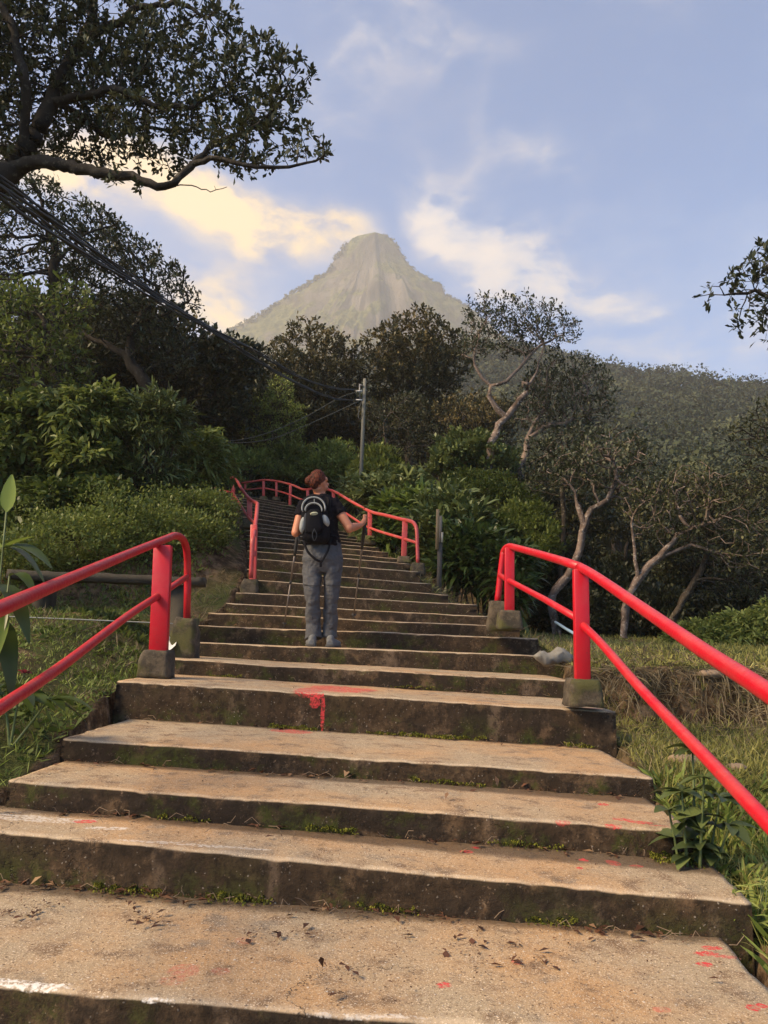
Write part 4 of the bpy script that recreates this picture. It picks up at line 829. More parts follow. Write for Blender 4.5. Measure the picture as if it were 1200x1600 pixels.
def tree_mesh(P_, par, gr, n0, tip=.006, expo=2.3, rscale=1., sides=5):
    n = len(P_); kids = np.bincount(par[par >= 0], minlength=n); acc = np.zeros(n)
    r = np.zeros(n)
    for i in range(n - 1, -1, -1):
        acc[i] += tip ** expo if kids[i] == 0 else 0
        r[i] = acc[i] ** (1 / expo)
        if par[i] >= 0: acc[par[i]] += acc[i]
    r *= rscale; r[:n0] = np.maximum(gr, np.minimum(r[:n0], gr * 1.5))
    for i in range(n0, n): r[i] = min(r[i], r[par[i]] * .96)
    main = np.full(n, -1)
    for i in np.argsort(r, kind='stable'):
        if par[i] >= 0: main[par[i]] = i
    dirs = np.zeros((n, 3)); e = par >= 0; dirs[e] = P_[e] - P_[par[e]]; ro = np.where(~e)[0]
    for i in ro: dirs[i] = P_[main[i]] - P_[i] if main[i] >= 0 else (0, 0, 1)
    dirs = unit(dirs); hm2 = main >= 0; dirs[hm2] = unit(dirs[hm2] + dirs[main[hm2]])
    def rings(c_, d_, rr__, ns_):
        ref = np.where(np.abs(d_[:, 2:3]) < .9, np.array([[0, 0, 1.]]), np.array([[1., 0, 0]])) if False else np.tile(np.array([[.31, .17, .93]]), (len(c_), 1))
        a_ = unit(np.cross(d_, ref)); b_ = np.cross(d_, a_); t = np.arange(ns_) * 2 * np.pi / ns_
        return c_[:, None] + rr__[:, None, None] * (np.cos(t)[None, :, None] * a_[:, None] + np.sin(t)[None, :, None] * b_[:, None])
    out = []
    k = sides; R1 = rings(P_, dirs, r, k); idx = np.arange(n)
    es = np.where(e)[0]; mc = main[par[es]] == es; side = es[~mc]
    R2 = rings(P_[par[side]], unit(P_[side] - P_[par[side]]), r[side] * 1.08, k)
    V = np.concatenate([R1.reshape(-1, 3), R2.reshape(-1, 3)]); base = np.empty(n, int); base[es[mc]] = par[es[mc]] * k; base[side] = n * k + np.arange(len(side)) * k
    i0 = np.arange(k); i1 = (i0 + 1) % k
    Q = np.stack([base[es][:, None] + i0, base[es][:, None] + i1, es[:, None] * k + i1, es[:, None] * k + i0], -1).reshape(-1, 4)
    return V, Q, r, kids
def rosettes(P_, par, r, kids, rng, lsize, per=9, width=.42, every=.55, rmax=.02, upb=.6, hmin=None, tintf=None, jit=0.05, sel=1.):
    tips = np.where(kids == 0)[0]; tw = np.where((kids > 0) & (r < rmax) & (rng.rand(len(r)) < every))[0]
    ids = np.concatenate([tips, tw]); ids = ids[par[ids] >= 0]
    if sel < 1: ids = ids[rng.rand(len(ids)) < sel]
    d = unit(P_[ids] - P_[par[ids]]); m = len(ids); C = np.repeat(P_[ids], per, 0) + rng.normal(0, jit, (m * per, 3)); dd = np.repeat(d, per, 0)
    D = unit(dd * .6 + unit(rng.normal(size=(m * per, 3))) * .9 + np.array([0, 0, .35 * upb])); L = lsize * (.65 + .6 * rng.rand(m * per))
    base = np.repeat(rng.rand(m), per) * .5 + rng.rand(m * per) * .45
    if tintf is not None: base = base + np.repeat(tintf(P_[ids]), per)
    return leaf_mesh(C, D, L, L * width, rng, tint=base)
def make_tree(name, loc, roots, att, leafm, barkm, label, group=None, seed=1, step=.14, kill=None, infl=None, lsize=.085, per=9, tip=.006, wander=.25, every=.55, width=.42, rmax=.02, tintf=None, sel=1., trop=(0, 0, .0), sides=5, rscale=1., upb=.6, jit=.05, cat='tree', expo=2.3):
    """everything in coordinates relative to loc"""
    rng = np.random.RandomState(seed); P_, par, gr, n0 = colonize(roots, att, step, kill or step * 1.6, infl or step * 12, rng, wander=wander, trop=trop)
    V, Q, r, kids = tree_mesh(P_, par, gr, n0, tip, expo, rscale, sides); root = empty(name, loc, label, cat, group)
    tr = link('trunk', mesh('trunk', V, Q, None, MAT[barkm], True), root)
    cr = leafobj('crown', [rosettes(P_, par, r, kids, rng, lsize, per, width, every, rmax, upb, None, tintf, jit, sel)], MAT[leafm], root)
    TRI[0] += len(Q) * 2 + len(cr.data.polygons) * 2; return reg(root, tr, cr)
TRI = [0]
def pxell(x, y, rx, ry, D, th):
    c = P(x, y, D); k = D / F_PX; return (c, np.array([rx * k, th, ry * k]))
def pxtree(name, base, roots_px, blobs, n, loc=None, **kw):
    """a tree given by photo pixels and distances; base is its foot"""
    o = np.array(base) if loc is None else np.array(loc)
    roots = [(np.array([P(*p[:3]) if len(p) > 2 else p for p in pts]) - o if not isinstance(pts, np.ndarray) else pts - o, rs, par_) for pts, rs, par_ in roots_px]
    bl = [(c_ - o, r_) for c_, r_ in [pxell(*b) for b in blobs]]; rng = np.random.RandomState(kw.get('seed', 1) + 77)
    att = in_ell(rng, bl, n, .35); return make_tree(name, o, roots, att, **kw)
def foot(x, D):   # ground point under photo column x at distance D
    d = ray(x, 900); q = np.array([d[0] / d[1] * D, D]); return np.array([q[0], q[1], float(gz(q[0], q[1]))])

# ---- the great overhanging tree, top left (trunk out of frame to the left)
f0 = P(-230, 900, 7.2); f0[2] = gz(f0[0], f0[1]) - .1
Tq = lambda *a: [np.array(P(*q_)) for q_ in a]
roots = [(np.array([f0] + Tq((-190, 620, 7.2), (-120, 420, 7.2), (-40, 310, 7.2), (20, 262, 7.2), (62, 200, 7.3), (82, 150, 7.4), (105, 100, 7.5), (140, 40, 7.6), (150, -40, 7.7), (120, -130, 7.8))), [.28, .25, .22, .17, .125, .095, .08, .07, .06, .045, .03], None),
         (np.array(Tq((20, 262, 7.2), (60, 252, 7.1), (110, 258, 7.0), (150, 268, 6.9), (205, 276, 6.85), (245, 293, 6.8), (272, 288, 6.8), (300, 258, 6.85), (335, 222, 6.9), (380, 208, 7.0), (420, 182, 7.1), (455, 140, 7.2))), [.085, .074, .062, .056, .048, .042, .038, .034, .028, .022, .017, .012], 0),
         (np.array(Tq((272, 290, 6.8), (300, 258, 6.85), (340, 246, 6.7), (400, 262, 6.6), (450, 258, 6.55), (505, 248, 6.5))), [.036, .034, .026, .02, .016, .010], 0),
         (np.array(Tq((95, 160, 7.4), (135, 148, 7.2), (185, 138, 7.0), (240, 165, 7.0), (300, 165, 7.1), (360, 130, 7.2))), [.055, .048, .040, .032, .025, .015], 0),
         (np.array(Tq((95, 180, 7.4), (130, 185, 7.6), (165, 215, 7.8), (230, 200, 8.0), (300, 205, 8.0))), [.042, .035, .03, .022, .014], 0),
         (np.array(Tq((150, 60, 7.5), (185, 35, 7.3), (215, 10, 7.2), (280, 3, 7.1), (330, 30, 7.1))), [.06, .045, .036, .026, .015], 0),
         (np.array(Tq((50, 230, 7.2), (40, 130, 6.9), (20, 40, 6.8), (-30, -60, 6.8))), [.045, .035, .03, .02], 0)]
blobs = [(395, 130, 60, 55, 7.1, .7), (330, 85, 60, 50, 7.1, .8), (455, 120, 45, 45, 7.0, .5), (430, 190, 50, 35, 6.9, .5), (480, 225, 40, 22, 6.6, .35), (390, 240, 55, 22, 6.7, .4), (340, 180, 70, 40, 7.2, .7), (250, 120, 80, 55, 7.4, .9),
         (180, 150, 80, 70, 7.6, .9), (100, 100, 110, 90, 7.6, 1.2), (60, 30, 130, 80, 7.5, 1.2), (180, 40, 90, 60, 7.6, .9), (240, 210, 90, 40, 7.2, .7), (340, 12, 50, 16, 7.0, .35), (-60, 130, 110, 150, 7.2, 1.1), (40, 190, 80, 60, 7.9, .8),
         (360, 230, 50, 26, 6.8, .5), (190, 288, 28, 10, 6.8, .2), (-100, 0, 150, 130, 7.4, 1.), (130, 230, 60, 36, 7.8, .6), (420, 95, 45, 30, 7.1, .5), (265, 55, 50, 40, 7.3, .6)]
pxtree('overhanging_tree', f0, roots, blobs, 9600, label='big dark gnarled tree leaning in from the upper left with a heavy low limb', leafm='leaf_dark', barkm='bark_dark', seed=3, step=.08, kill=.115, infl=1.1, lsize=.074, per=10, tip=.0038, wander=.42, every=.52, width=.46, rmax=.010, sides=5, jit=.02, upb=.9)
# bare twig hanging from the heavy limb
o = pxtree('dead_branch', P(272, 291, 6.8), [(np.array(Tq((272, 291, 6.8), (300, 290, 6.8), (330, 299, 6.8), (355, 292, 6.8))), [.007, .006, .005, .003], None)], [(325, 292, 30, 8, 6.8, .1)], 12, leafm='leaf_dark', barkm='bark_mid', label='bare dead twig below the heavy limb of the overhanging tree', cat='branch', seed=5, step=.05, tip=.002, per=1, sel=.05)
# ---- spray of leaves from a tree standing outside the frame on the right
fr = P(1420, 1000, 8.0); fr[2] = gz(fr[0], fr[1]) - .1
pxtree('overhanging_tree', fr, [(np.array([fr] + Tq((1400, 800, 8.), (1370, 600, 8.), (1300, 520, 8.), (1230, 480, 8.), (1180, 455, 8.), (1130, 462, 8.))), [.16, .14, .12, .07, .04, .022, .010], None), (np.array(Tq((1300, 520, 8.), (1240, 440, 8.1), (1200, 390, 8.1))), [.05, .03, .015], 0)],
       [(1190, 440, 60, 50, 8., .5), (1210, 400, 40, 36, 8.1, .5), (1130, 455, 44, 22, 8., .3), (1180, 495, 36, 26, 8., .4), (1300, 430, 110, 110, 8.1, .9), (1230, 500, 50, 40, 8., .5), (1310, 560, 80, 60, 8, .7)], 1150,
       label='leafy branch tips of a tree reaching in at the right edge against the sky', leafm='leaf_dark', barkm='bark_dark', seed=11, step=.09, kill=.11, infl=1.1, lsize=.095, per=7, tip=.0042, wander=.35, every=.3, rmax=.010, jit=.02, upb=.9)

GOLD = lambda z0, z1, a_=.55: (lambda p: a_ * sst(z0, z1, p[:, 2]) * (.4 + .9 * (fbm(p[:, 0] * .9, p[:, 1] * .9, p[:, 2] * .9) + .4)))  # golden sun on crown tops put into leaf tint; also tints yellow tufts
def T2(name, x, D, trunk_px, blobs, n, **kw):
    f = foot(x, D); f[2] -= .15
    roots = []
    for i, (pts, r0, r1) in enumerate(trunk_px):
        pp = [np.array(P(*q_)) for q_ in pts]; pp = ([f] + pp) if i == 0 else pp; roots.append((np.array(pp), list(np.linspace(r0, r1, len(pp))), None if i == 0 else 0))
    d = dict(leafm='leaf_forest', barkm='bark_dark', step=.17, kill=.20, infl=2.6, lsize=.17, per=12, tip=.009, wander=.38, every=.7, rmax=.022, sides=4, jit=.05, upb=.9); d.update(kw); d['lsize'] *= .68
    return pxtree(name, f, roots, blobs, int(n * 1.5), **d)
# ---- left side
T2('broadleaf_tree', 240, 15.5, [(((237, 612, 15.5), (222, 590, 15.5), (200, 562, 15.5), (205, 530, 15.5), (225, 490, 15.5), (250, 450, 15.5)), .17, .06), (((205, 560, 15.5), (170, 540, 15.6), (130, 520, 15.8), (90, 470, 16)), .09, .04), (((222, 500, 15.5), (260, 490, 15.4), (295, 470, 15.3)), .05, .02)],
   [(215, 425, 60, 30, 15.5, 1.3), (265, 450, 40, 34, 15.4, 1.), (295, 470, 24, 18, 15.3, .7), (170, 400, 50, 20, 15.8, 1.2), (150, 460, 70, 50, 15.8, 1.4), (210, 500, 70, 36, 15.6, 1.4), (260, 540, 45, 40, 15.7, 1.2), (150, 350, 45, 15, 15.6, .8), (200, 390, 60, 20, 15.4, 1.)], 1900, leafm='leaf_dark', barkm='bark_dark', label='dark wind-bent tree against the sky left of the cables', seed=21, lsize=.16)
T2('broadleaf_tree', 85, 13.5, [(((85, 560, 13.5), (84, 430, 13.5), (86, 380, 13.4), (60, 330, 13.3)), .11, .06), (((85, 420, 13.5), (130, 370, 13.5), (180, 350, 13.5)), .05, .02)],
   [(60, 320, 80, 36, 13.3, 1.), (20, 370, 70, 60, 13.4, 1.2), (110, 340, 60, 26, 13.4, 1.), (160, 352, 50, 16, 13.5, .8), (40, 290, 60, 20, 13.3, .8), (-60, 400, 90, 90, 13.4, 1.3), (110, 400, 50, 30, 13.6, 1.)], 1500, leafm='leaf_dark', barkm='bark_dark', label='tall dark tree directly below the heavy limb at the left edge', seed=23, lsize=.16)
T2('leafy_tree', 60, 12.2, [(((60, 640, 12.2), (60, 560, 12.2), (70, 500, 12.2)), .10, .05)],
   [(60, 500, 75, 55, 12.2, 1.1), (110, 480, 40, 40, 12.4, .8), (30, 560, 90, 60, 12., 1.2), (100, 580, 50, 50, 12.3, 1.), (-60, 540, 110, 100, 12.1, 1.3), (10, 470, 50, 36, 12.2, .9)], 2300, leafm='leaf_green', barkm='bark_mid', label='dense mid-green tree filling the left edge above the shrubs', seed=25, lsize=.15, width=.5, tintf=lambda p: -.08 + 0 * p[:, 0])
T2('sun_tinted_tree', 335, 24, [(((340, 690, 24), (335, 640, 24), (330, 610, 24)), .17, .10)], [(335, 580, 65, 34, 24, 2.), (300, 600, 40, 30, 24, 1.5), (385, 585, 36, 26, 24, 1.5), (345, 560, 60, 18, 24, 1.6), (330, 640, 60, 40, 24.5, 2.)], 1500, leafm='leaf_gold', label='dark tree with copper-gold sunlight tinted into its top leaves left of the utility pole', seed=27, tintf=GOLD(3.2, 5.2, .34), lsize=.23, tip=.006)
T2('sun_tinted_tree', 492, 26, [(((492, 720, 26), (490, 660, 26), (486, 620, 26), (480, 580, 26)), .17, .07), (((490, 650, 26), (455, 600, 26)), .08, .04), (((488, 630, 26), (525, 590, 26)), .08, .04)],
   [(490, 540, 58, 13, 26, 2.2), (445, 560, 34, 12, 26, 1.6), (535, 558, 36, 13, 26, 1.6), (470, 585, 60, 14, 26, 2.2), (530, 592, 44, 14, 26, 2.), (490, 620, 80, 26, 26.5, 2.4), (500, 665, 60, 30, 26.5, 2.2)], 2600, leafm='leaf_gold', label='round dark tree with gold sunlight tinted into its top directly behind the pole cables', seed=29, tintf=GOLD(4.9, 6.3, .34), lsize=.23, tip=.006)
T2('sun_tinted_tree', 640, 25, [(((640, 720, 25), (642, 640, 25), (640, 590, 25)), .2, .1), (((640, 640, 25), (610, 590, 25), (600, 560, 25)), .09, .04), (((641, 630, 25), (680, 585, 25)), .09, .04)],
   [(650, 522, 52, 14, 25, 2.2), (600, 545, 44, 12, 25, 1.8), (695, 543, 42, 13, 25, 1.8), (640, 565, 60, 13, 25, 2.4), (585, 580, 34, 12, 25, 1.6), (700, 578, 46, 13, 25, 1.8), (645, 610, 80, 24, 25.6, 2.3), (640, 660, 70, 34, 25.6, 2.2), (603, 516, 16, 6, 24.6, .6)], 3000, leafm='leaf_gold', label='broad dark tree with golden sunlight tinted into its top between the pole and the pale-trunked tree', seed=31, tintf=GOLD(4.9, 6.4, .34), lsize=.23, tip=.006)
T2('feathery_tree', 425, 23.5, [(((425, 720, 23.5), (424, 650, 23.5)), .07, .03)], [(420, 640, 36, 36, 23.5, 1.2), (440, 610, 24, 22, 23.5, 1.), (400, 660, 28, 30, 23.5, 1.), (455, 660, 28, 34, 23.5, 1.), (430, 690, 44, 24, 23.5, 1.)], 1300, leafm='leaf_lime', barkm='bark_mid', label='pale yellow-green feathery small tree beneath the hanging cables', seed=33, lsize=.16, width=.3, tip=.006, tintf=lambda p: .08 + 0 * p[:, 0])
T2('feathery_tree', 600, 19.5, [(((605, 720, 19.5), (600, 660, 19.5)), .06, .03)], [(610, 680, 45, 45, 19.5, 1.1), (640, 640, 34, 34, 20, 1.), (585, 650, 24, 26, 19.5, .8), (660, 700, 40, 40, 20, 1.)], 900, leafm='leaf_forest', barkm='bark_mid', label='thin grey-green twiggy tree immediately right of the utility pole', seed=34, lsize=.15, width=.3, tip=.006, sel=.7)
# ---- right side: pale forked tree and its neighbours
T2('pale_trunk_tree', 760, 17.5, [(((762, 760, 17.5), (768, 690, 17.5), (782, 664, 17.5), (792, 652, 17.5), (776, 640, 17.5), (766, 622, 17.5), (766, 604, 17.5), (752, 590, 17.5), (740, 560, 17.5)), .14, .035),
    (((792, 652, 17.5), (808, 632, 17.4), (822, 615, 17.4), (826, 602, 17.4), (818, 598, 17.4), (818, 606, 17.4)), .10, .05), (((766, 606, 17.5), (790, 596, 17.5), (812, 575, 17.5), (840, 545, 17.5), (880, 520, 17.4)), .055, .02), (((824, 602, 17.4), (840, 580, 17.3), (850, 540, 17.3)), .04, .02)],
   [(745, 490, 26, 14, 17.5, .9), (790, 488, 50, 14, 17.5, 1.), (840, 500, 45, 22, 17.5, 1.), (885, 510, 24, 20, 17.4, .6), (760, 520, 44, 24, 17.5, 1.1), (815, 530, 50, 22, 17.6, 1.2), (740, 550, 30, 18, 17.6, .9), (860, 535, 28, 14, 17.4, .7)], 1500, leafm='leaf_dark', barkm='bark_pale', label='tall tree with forked pale pinkish trunk rising against the mountain', seed=35, lsize=.14, tip=.006, tintf=lambda p: -.03 + 0 * p[:, 0])
T2('pale_trunk_tree', 798, 18.5, [(((800, 765, 18.5), (812, 735, 18.5), (822, 705, 18.5), (826, 685, 18.5), (850, 668, 18.5), (885, 660, 18.4), (925, 640, 18.3)), .10, .03), (((808, 790, 18.5), (818, 740, 18.5), (835, 722, 18.4), (870, 700, 18.4)), .08, .02), (((824, 690, 18.5), (835, 660, 18.5), (850, 640, 18.5)), .06, .03)],
   [(880, 585, 60, 20, 18.5, 1.3), (930, 610, 28, 26, 18.4, 1.), (860, 615, 60, 30, 18.6, 1.4), (910, 650, 45, 24, 18.4, 1.1), (850, 650, 50, 24, 18.7, 1.2), (945, 635, 20, 14, 18.3, .7)], 2200, leafm='leaf_dark', barkm='bark_pale', label='spreading dark tree on twin slanting pale stems right of the forked tree', seed=37, lsize=.14)
T2('pale_trunk_tree', 870, 13.5, [(((862, 935, 13.5), (885, 900, 13.5), (905, 865, 13.5), (912, 820, 13.5), (905, 790, 13.5)), .10, .055), (((912, 815, 13.5), (925, 795, 13.4), (950, 780, 13.3), (965, 750, 13.2), (960, 720, 13.2)), .055, .02)],
   [(930, 715, 60, 26, 13.4, 1.), (980, 730, 50, 30, 13.3, 1.), (900, 735, 50, 34, 13.6, 1.), (950, 700, 60, 18, 13.5, 1.), (1000, 780, 40, 26, 13.3, .9)], 1300, leafm='leaf_dark', barkm='bark_pale', label='slender crooked tree with broken pale stem left of the terrace trees', seed=39, lsize=.14, step=.16, kill=.2)
T2('pale_trunk_tree', 872, 14.6, [(((876, 900, 14.6), (880, 840, 14.6), (882, 790, 14.6), (876, 750, 14.6), (880, 700, 14.6)), .065, .03)], [(870, 700, 50, 30, 14.6, 1.), (900, 690, 50, 22, 14.8, 1.), (860, 745, 40, 30, 14.7, 1.)], 800, leafm='leaf_dark', barkm='bark_mid', label='thin upright grey-stemmed tree behind the crooked pale one', seed=40, lsize=.15)
T2('pale_trunk_tree', 976, 12.6, [(((975, 1000, 12.6), (978, 950, 12.6), (985, 925, 12.6), (1005, 890, 12.6), (1030, 870, 12.6), (1050, 862, 12.6), (1080, 850, 12.6)), .085, .03), (((995, 905, 12.6), (992, 860, 12.6), (988, 820, 12.6)), .045, .02), (((1040, 866, 12.6), (1060, 835, 12.6), (1100, 820, 12.5)), .035, .02)],
   [(1060, 790, 60, 36, 12.6, 1.), (1110, 800, 50, 36, 12.5, 1.), (1010, 790, 45, 34, 12.7, .9), (1080, 750, 60, 20, 12.7, 1.), (1150, 850, 50, 50, 12.4, 1.), (1060, 830, 60, 24, 12.8, .9)], 1500, leafm='leaf_forest', barkm='bark_pale', label='pale mottled tree forking low at the back edge of the grassy terrace', seed=41, lsize=.13, step=.15, kill=.19, sel=.8)
T2('broadleaf_tree', 1060, 13.4, [(((1052, 968, 13.4), (1070, 935, 13.4), (1095, 895, 13.4), (1110, 850, 13.4)), .06, .03)], [(1130, 790, 60, 40, 13.4, 1.), (1080, 840, 50, 40, 13.6, 1.), (1150, 900, 50, 44, 13.4, 1.), (1100, 770, 60, 24, 13.6, 1.)], 1200, leafm='leaf_forest', barkm='bark_mid', label='leaning dark-stemmed tree behind the right end of the terrace', seed=43, lsize=.14, step=.16, kill=.2, sel=.85)
T2('broadleaf_tree', 1240, 11.5, [(((1250, 900, 11.5), (1240, 780, 11.5), (1220, 700, 11.5)), .10, .05)], [(1175, 675, 34, 20, 11.5, .7), (1190, 720, 44, 26, 11.5, .8), (1170, 765, 36, 22, 11.5, .7), (1240, 700, 60, 80, 11.6, 1.), (1200, 640, 20, 14, 11.5, .5), (1240, 620, 40, 30, 11.5, .6)], 1300, leafm='leaf_forest', barkm='bark_dark', label='drooping olive-dark tree at the right edge below the sky gap', seed=45, lsize=.14, width=.28, step=.16, kill=.2)
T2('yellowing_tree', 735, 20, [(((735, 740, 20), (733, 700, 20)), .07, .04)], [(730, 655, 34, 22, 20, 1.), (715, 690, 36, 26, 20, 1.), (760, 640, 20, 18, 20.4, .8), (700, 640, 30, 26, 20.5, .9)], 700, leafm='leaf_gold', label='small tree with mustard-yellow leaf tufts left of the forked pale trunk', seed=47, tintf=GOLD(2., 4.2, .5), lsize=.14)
# ---- generic forest trees, copied through the wood behind
def generic(seed, h, spread, leafm, barkm, tf=None, lean=0., **kw):
    rng = np.random.RandomState(seed); th0 = rng.rand() * 6.28
    trunk = [np.array([0, 0, -.3]), np.array([.1 * math.cos(th0), .1 * math.sin(th0), h * .22]), np.array([lean * .5 + .25 * math.cos(th0 + 2), .25 * math.sin(th0 + 2), h * .42]), np.array([lean, 0, h * .6])]
    bl = [(np.array([lean + rng.normal(0, spread * .5), rng.normal(0, spread * .5), h * (.62 + .3 * rng.rand())]), np.array([spread * (.35 + .25 * rng.rand()), spread * (.35 + .25 * rng.rand()), h * .10])) for _ in range(9)]
    d = dict(step=.22, kill=.26, infl=3., lsize=.20, per=13, tip=.010, wander=.4, every=.8, rmax=.025, sides=4, jit=.07, upb=.9); d.update(kw)
    att = in_ell(rng, bl, 1500, .3)
    return make_tree('forest_tree', (0, 0, 0), [(np.array(trunk), [h * .028, h * .025, h * .02, h * .014], None)], att, leafm=leafm, barkm=barkm, label='x', seed=seed, tintf=tf, **d)
def place(root, x, y, rz, s, label, group, first, z=None, dz=-.1):
    c_ = root if first else copy_tree(root)
    c_.location = (x, y, float(gz(x, y)) + dz if z is None else z); c_.rotation_euler = (0, 0, rz); c_.scale = (s, s, s * (1))
    c_['label'] = label; c_['group'] = group; return c_
gen = [generic(101, 5.2, 2.2, 'leaf_forest', 'bark_mid'), generic(102, 4.6, 2.1, 'leaf_dark', 'bark_dark', lean=.4), generic(103, 5.6, 1.8, 'leaf_gold', 'bark_dark', tf=lambda p: .40 * sst(4.2, 5.4, p[:, 2]) * (fbm(p[:, 0], p[:, 1], p[:, 2]) + .6)),  # the gold-leaved kind has warm sun on its top painted into the tint
       generic(104, 4.2, 2.0, 'leaf_forest', 'bark_mid', lean=-.5), generic(105, 5.0, 2.2, 'leaf_dark', 'bark_mid')]
used = [True] * 5; rg = np.random.RandomState(5); pts = []
def scatter_px(n, x0, x1, D0, D1, mind, ok=None):
    out = []; k = 0
    while len(out) < n and k < n * 60:
        k += 1; x = rg.uniform(x0, x1); D = D0 + (D1 - D0) * rg.rand() ** .8; d = ray(x, 900); p = (d[0] / d[1] * D, D)
        if all((p[0] - q_[0]) ** 2 + (p[1] - q_[1]) ** 2 > mind ** 2 for q_ in pts) and (ok is None or ok(x, D)): out.append(p); pts.append(p)
    return out
first = [True] * 5
for (n_, x0, x1, D0, D1, md, lab, grp, sc0) in [
    (16, -160, 320, 17, 30, 1.9, 'dense forest tree on the slope left of the stairway', 'forest trees left of the stairway', 1.05),
    (26, 250, 760, 27, 46, 1.9, 'forest tree below the peak behind the utility pole', 'forest trees behind the utility pole', 1.0),
    (44, 800, 1330, 16.5, 46, 1.7, 'dark forest tree behind the grassy terrace', 'forest trees behind the grassy terrace', .78)]:
    for (x, y) in scatter_px(n_, x0, x1, D0, D1, md):
        i = rg.randint(5); s_ = sc0 * rg.uniform(.8, 1.15)
        if 'terrace' in lab and y < 24: s_ *= .78
        place(gen[i], x, y, rg.rand() * 6.28, s_, lab, grp, first[i]); first[i] = False
# ---- far forest on the slopes: reads as one mass
def crowns(P0, R_, nleaf, size, rng, tint0, flat=.7):
    """domes of leaf clumps; P0 crown centres"""
    m = len(P0); C = np.repeat(P0, nleaf, 0); d = unit(rng.normal(size=(m * nleaf, 3)) + [0, 0, .35]); r = np.repeat(R_, nleaf)[:, None]
    lump = 1 + .22 * np.sin(d[:, :1] * 5 + C[:, :1]) * np.sin(d[:, 1:2] * 6 + C[:, 1:2])
    C = C + d * r * np.array([1, 1, flat]) * (.72 + .34 * rng.rand(m * nleaf, 1)) * lump
    D = unit(rng.normal(size=(m * nleaf, 3)) + d * .15); L = size * (.6 + .8 * rng.rand(m * nleaf))
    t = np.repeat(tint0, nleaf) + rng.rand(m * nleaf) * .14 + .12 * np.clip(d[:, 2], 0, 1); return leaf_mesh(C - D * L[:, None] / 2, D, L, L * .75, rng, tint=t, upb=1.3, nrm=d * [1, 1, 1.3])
rg = np.random.RandomState(9); parts_ = []
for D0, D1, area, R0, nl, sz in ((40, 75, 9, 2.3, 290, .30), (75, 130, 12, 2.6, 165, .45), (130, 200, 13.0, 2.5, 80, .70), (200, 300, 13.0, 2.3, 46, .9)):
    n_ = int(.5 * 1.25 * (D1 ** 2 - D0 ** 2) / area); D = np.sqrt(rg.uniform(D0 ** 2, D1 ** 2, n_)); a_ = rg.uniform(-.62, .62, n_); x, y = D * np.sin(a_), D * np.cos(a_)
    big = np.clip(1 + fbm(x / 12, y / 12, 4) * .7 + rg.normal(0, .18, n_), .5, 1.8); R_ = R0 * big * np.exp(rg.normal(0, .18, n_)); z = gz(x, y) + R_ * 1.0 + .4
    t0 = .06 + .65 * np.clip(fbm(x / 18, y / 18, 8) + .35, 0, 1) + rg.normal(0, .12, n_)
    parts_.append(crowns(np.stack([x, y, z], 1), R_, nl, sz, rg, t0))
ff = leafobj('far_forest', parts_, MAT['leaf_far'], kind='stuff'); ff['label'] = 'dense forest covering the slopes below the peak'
# stunted trees along the mountain's left shoulder
xs = np.array([(q_[0], q_[1]) for q_ in LP]); mpts = []
for k in range(150):
    x = rg.uniform(355, 545); yl = np.interp(x, xs[::-1, 0], xs[::-1, 1]); dD = rg.uniform(-14, 8); mpts.append(P(x, yl + rg.uniform(-3, 2.2) + (2 if dD < -5 else 0), PD + dD * .3) + [0, 0, -.4])
for k in range(60):
    x = rg.uniform(600, 735); xr2 = np.array(RP, float); yl = np.interp(x, xr2[:, 0], xr2[:, 1]); mpts.append(P(x, yl + rg.uniform(-1, 2.2), PD) + [0, 0, -.6])
leafobj('ridge_shrubs', [crowns(np.array(mpts), rg.uniform(1., 3.2, len(mpts)), 26, 1.7, rg, np.full(len(mpts), .2), .8)], MAT['leaf_forest'], kind='stuff')['label'] = 'small shrubs dotted along the shoulders of the peak'

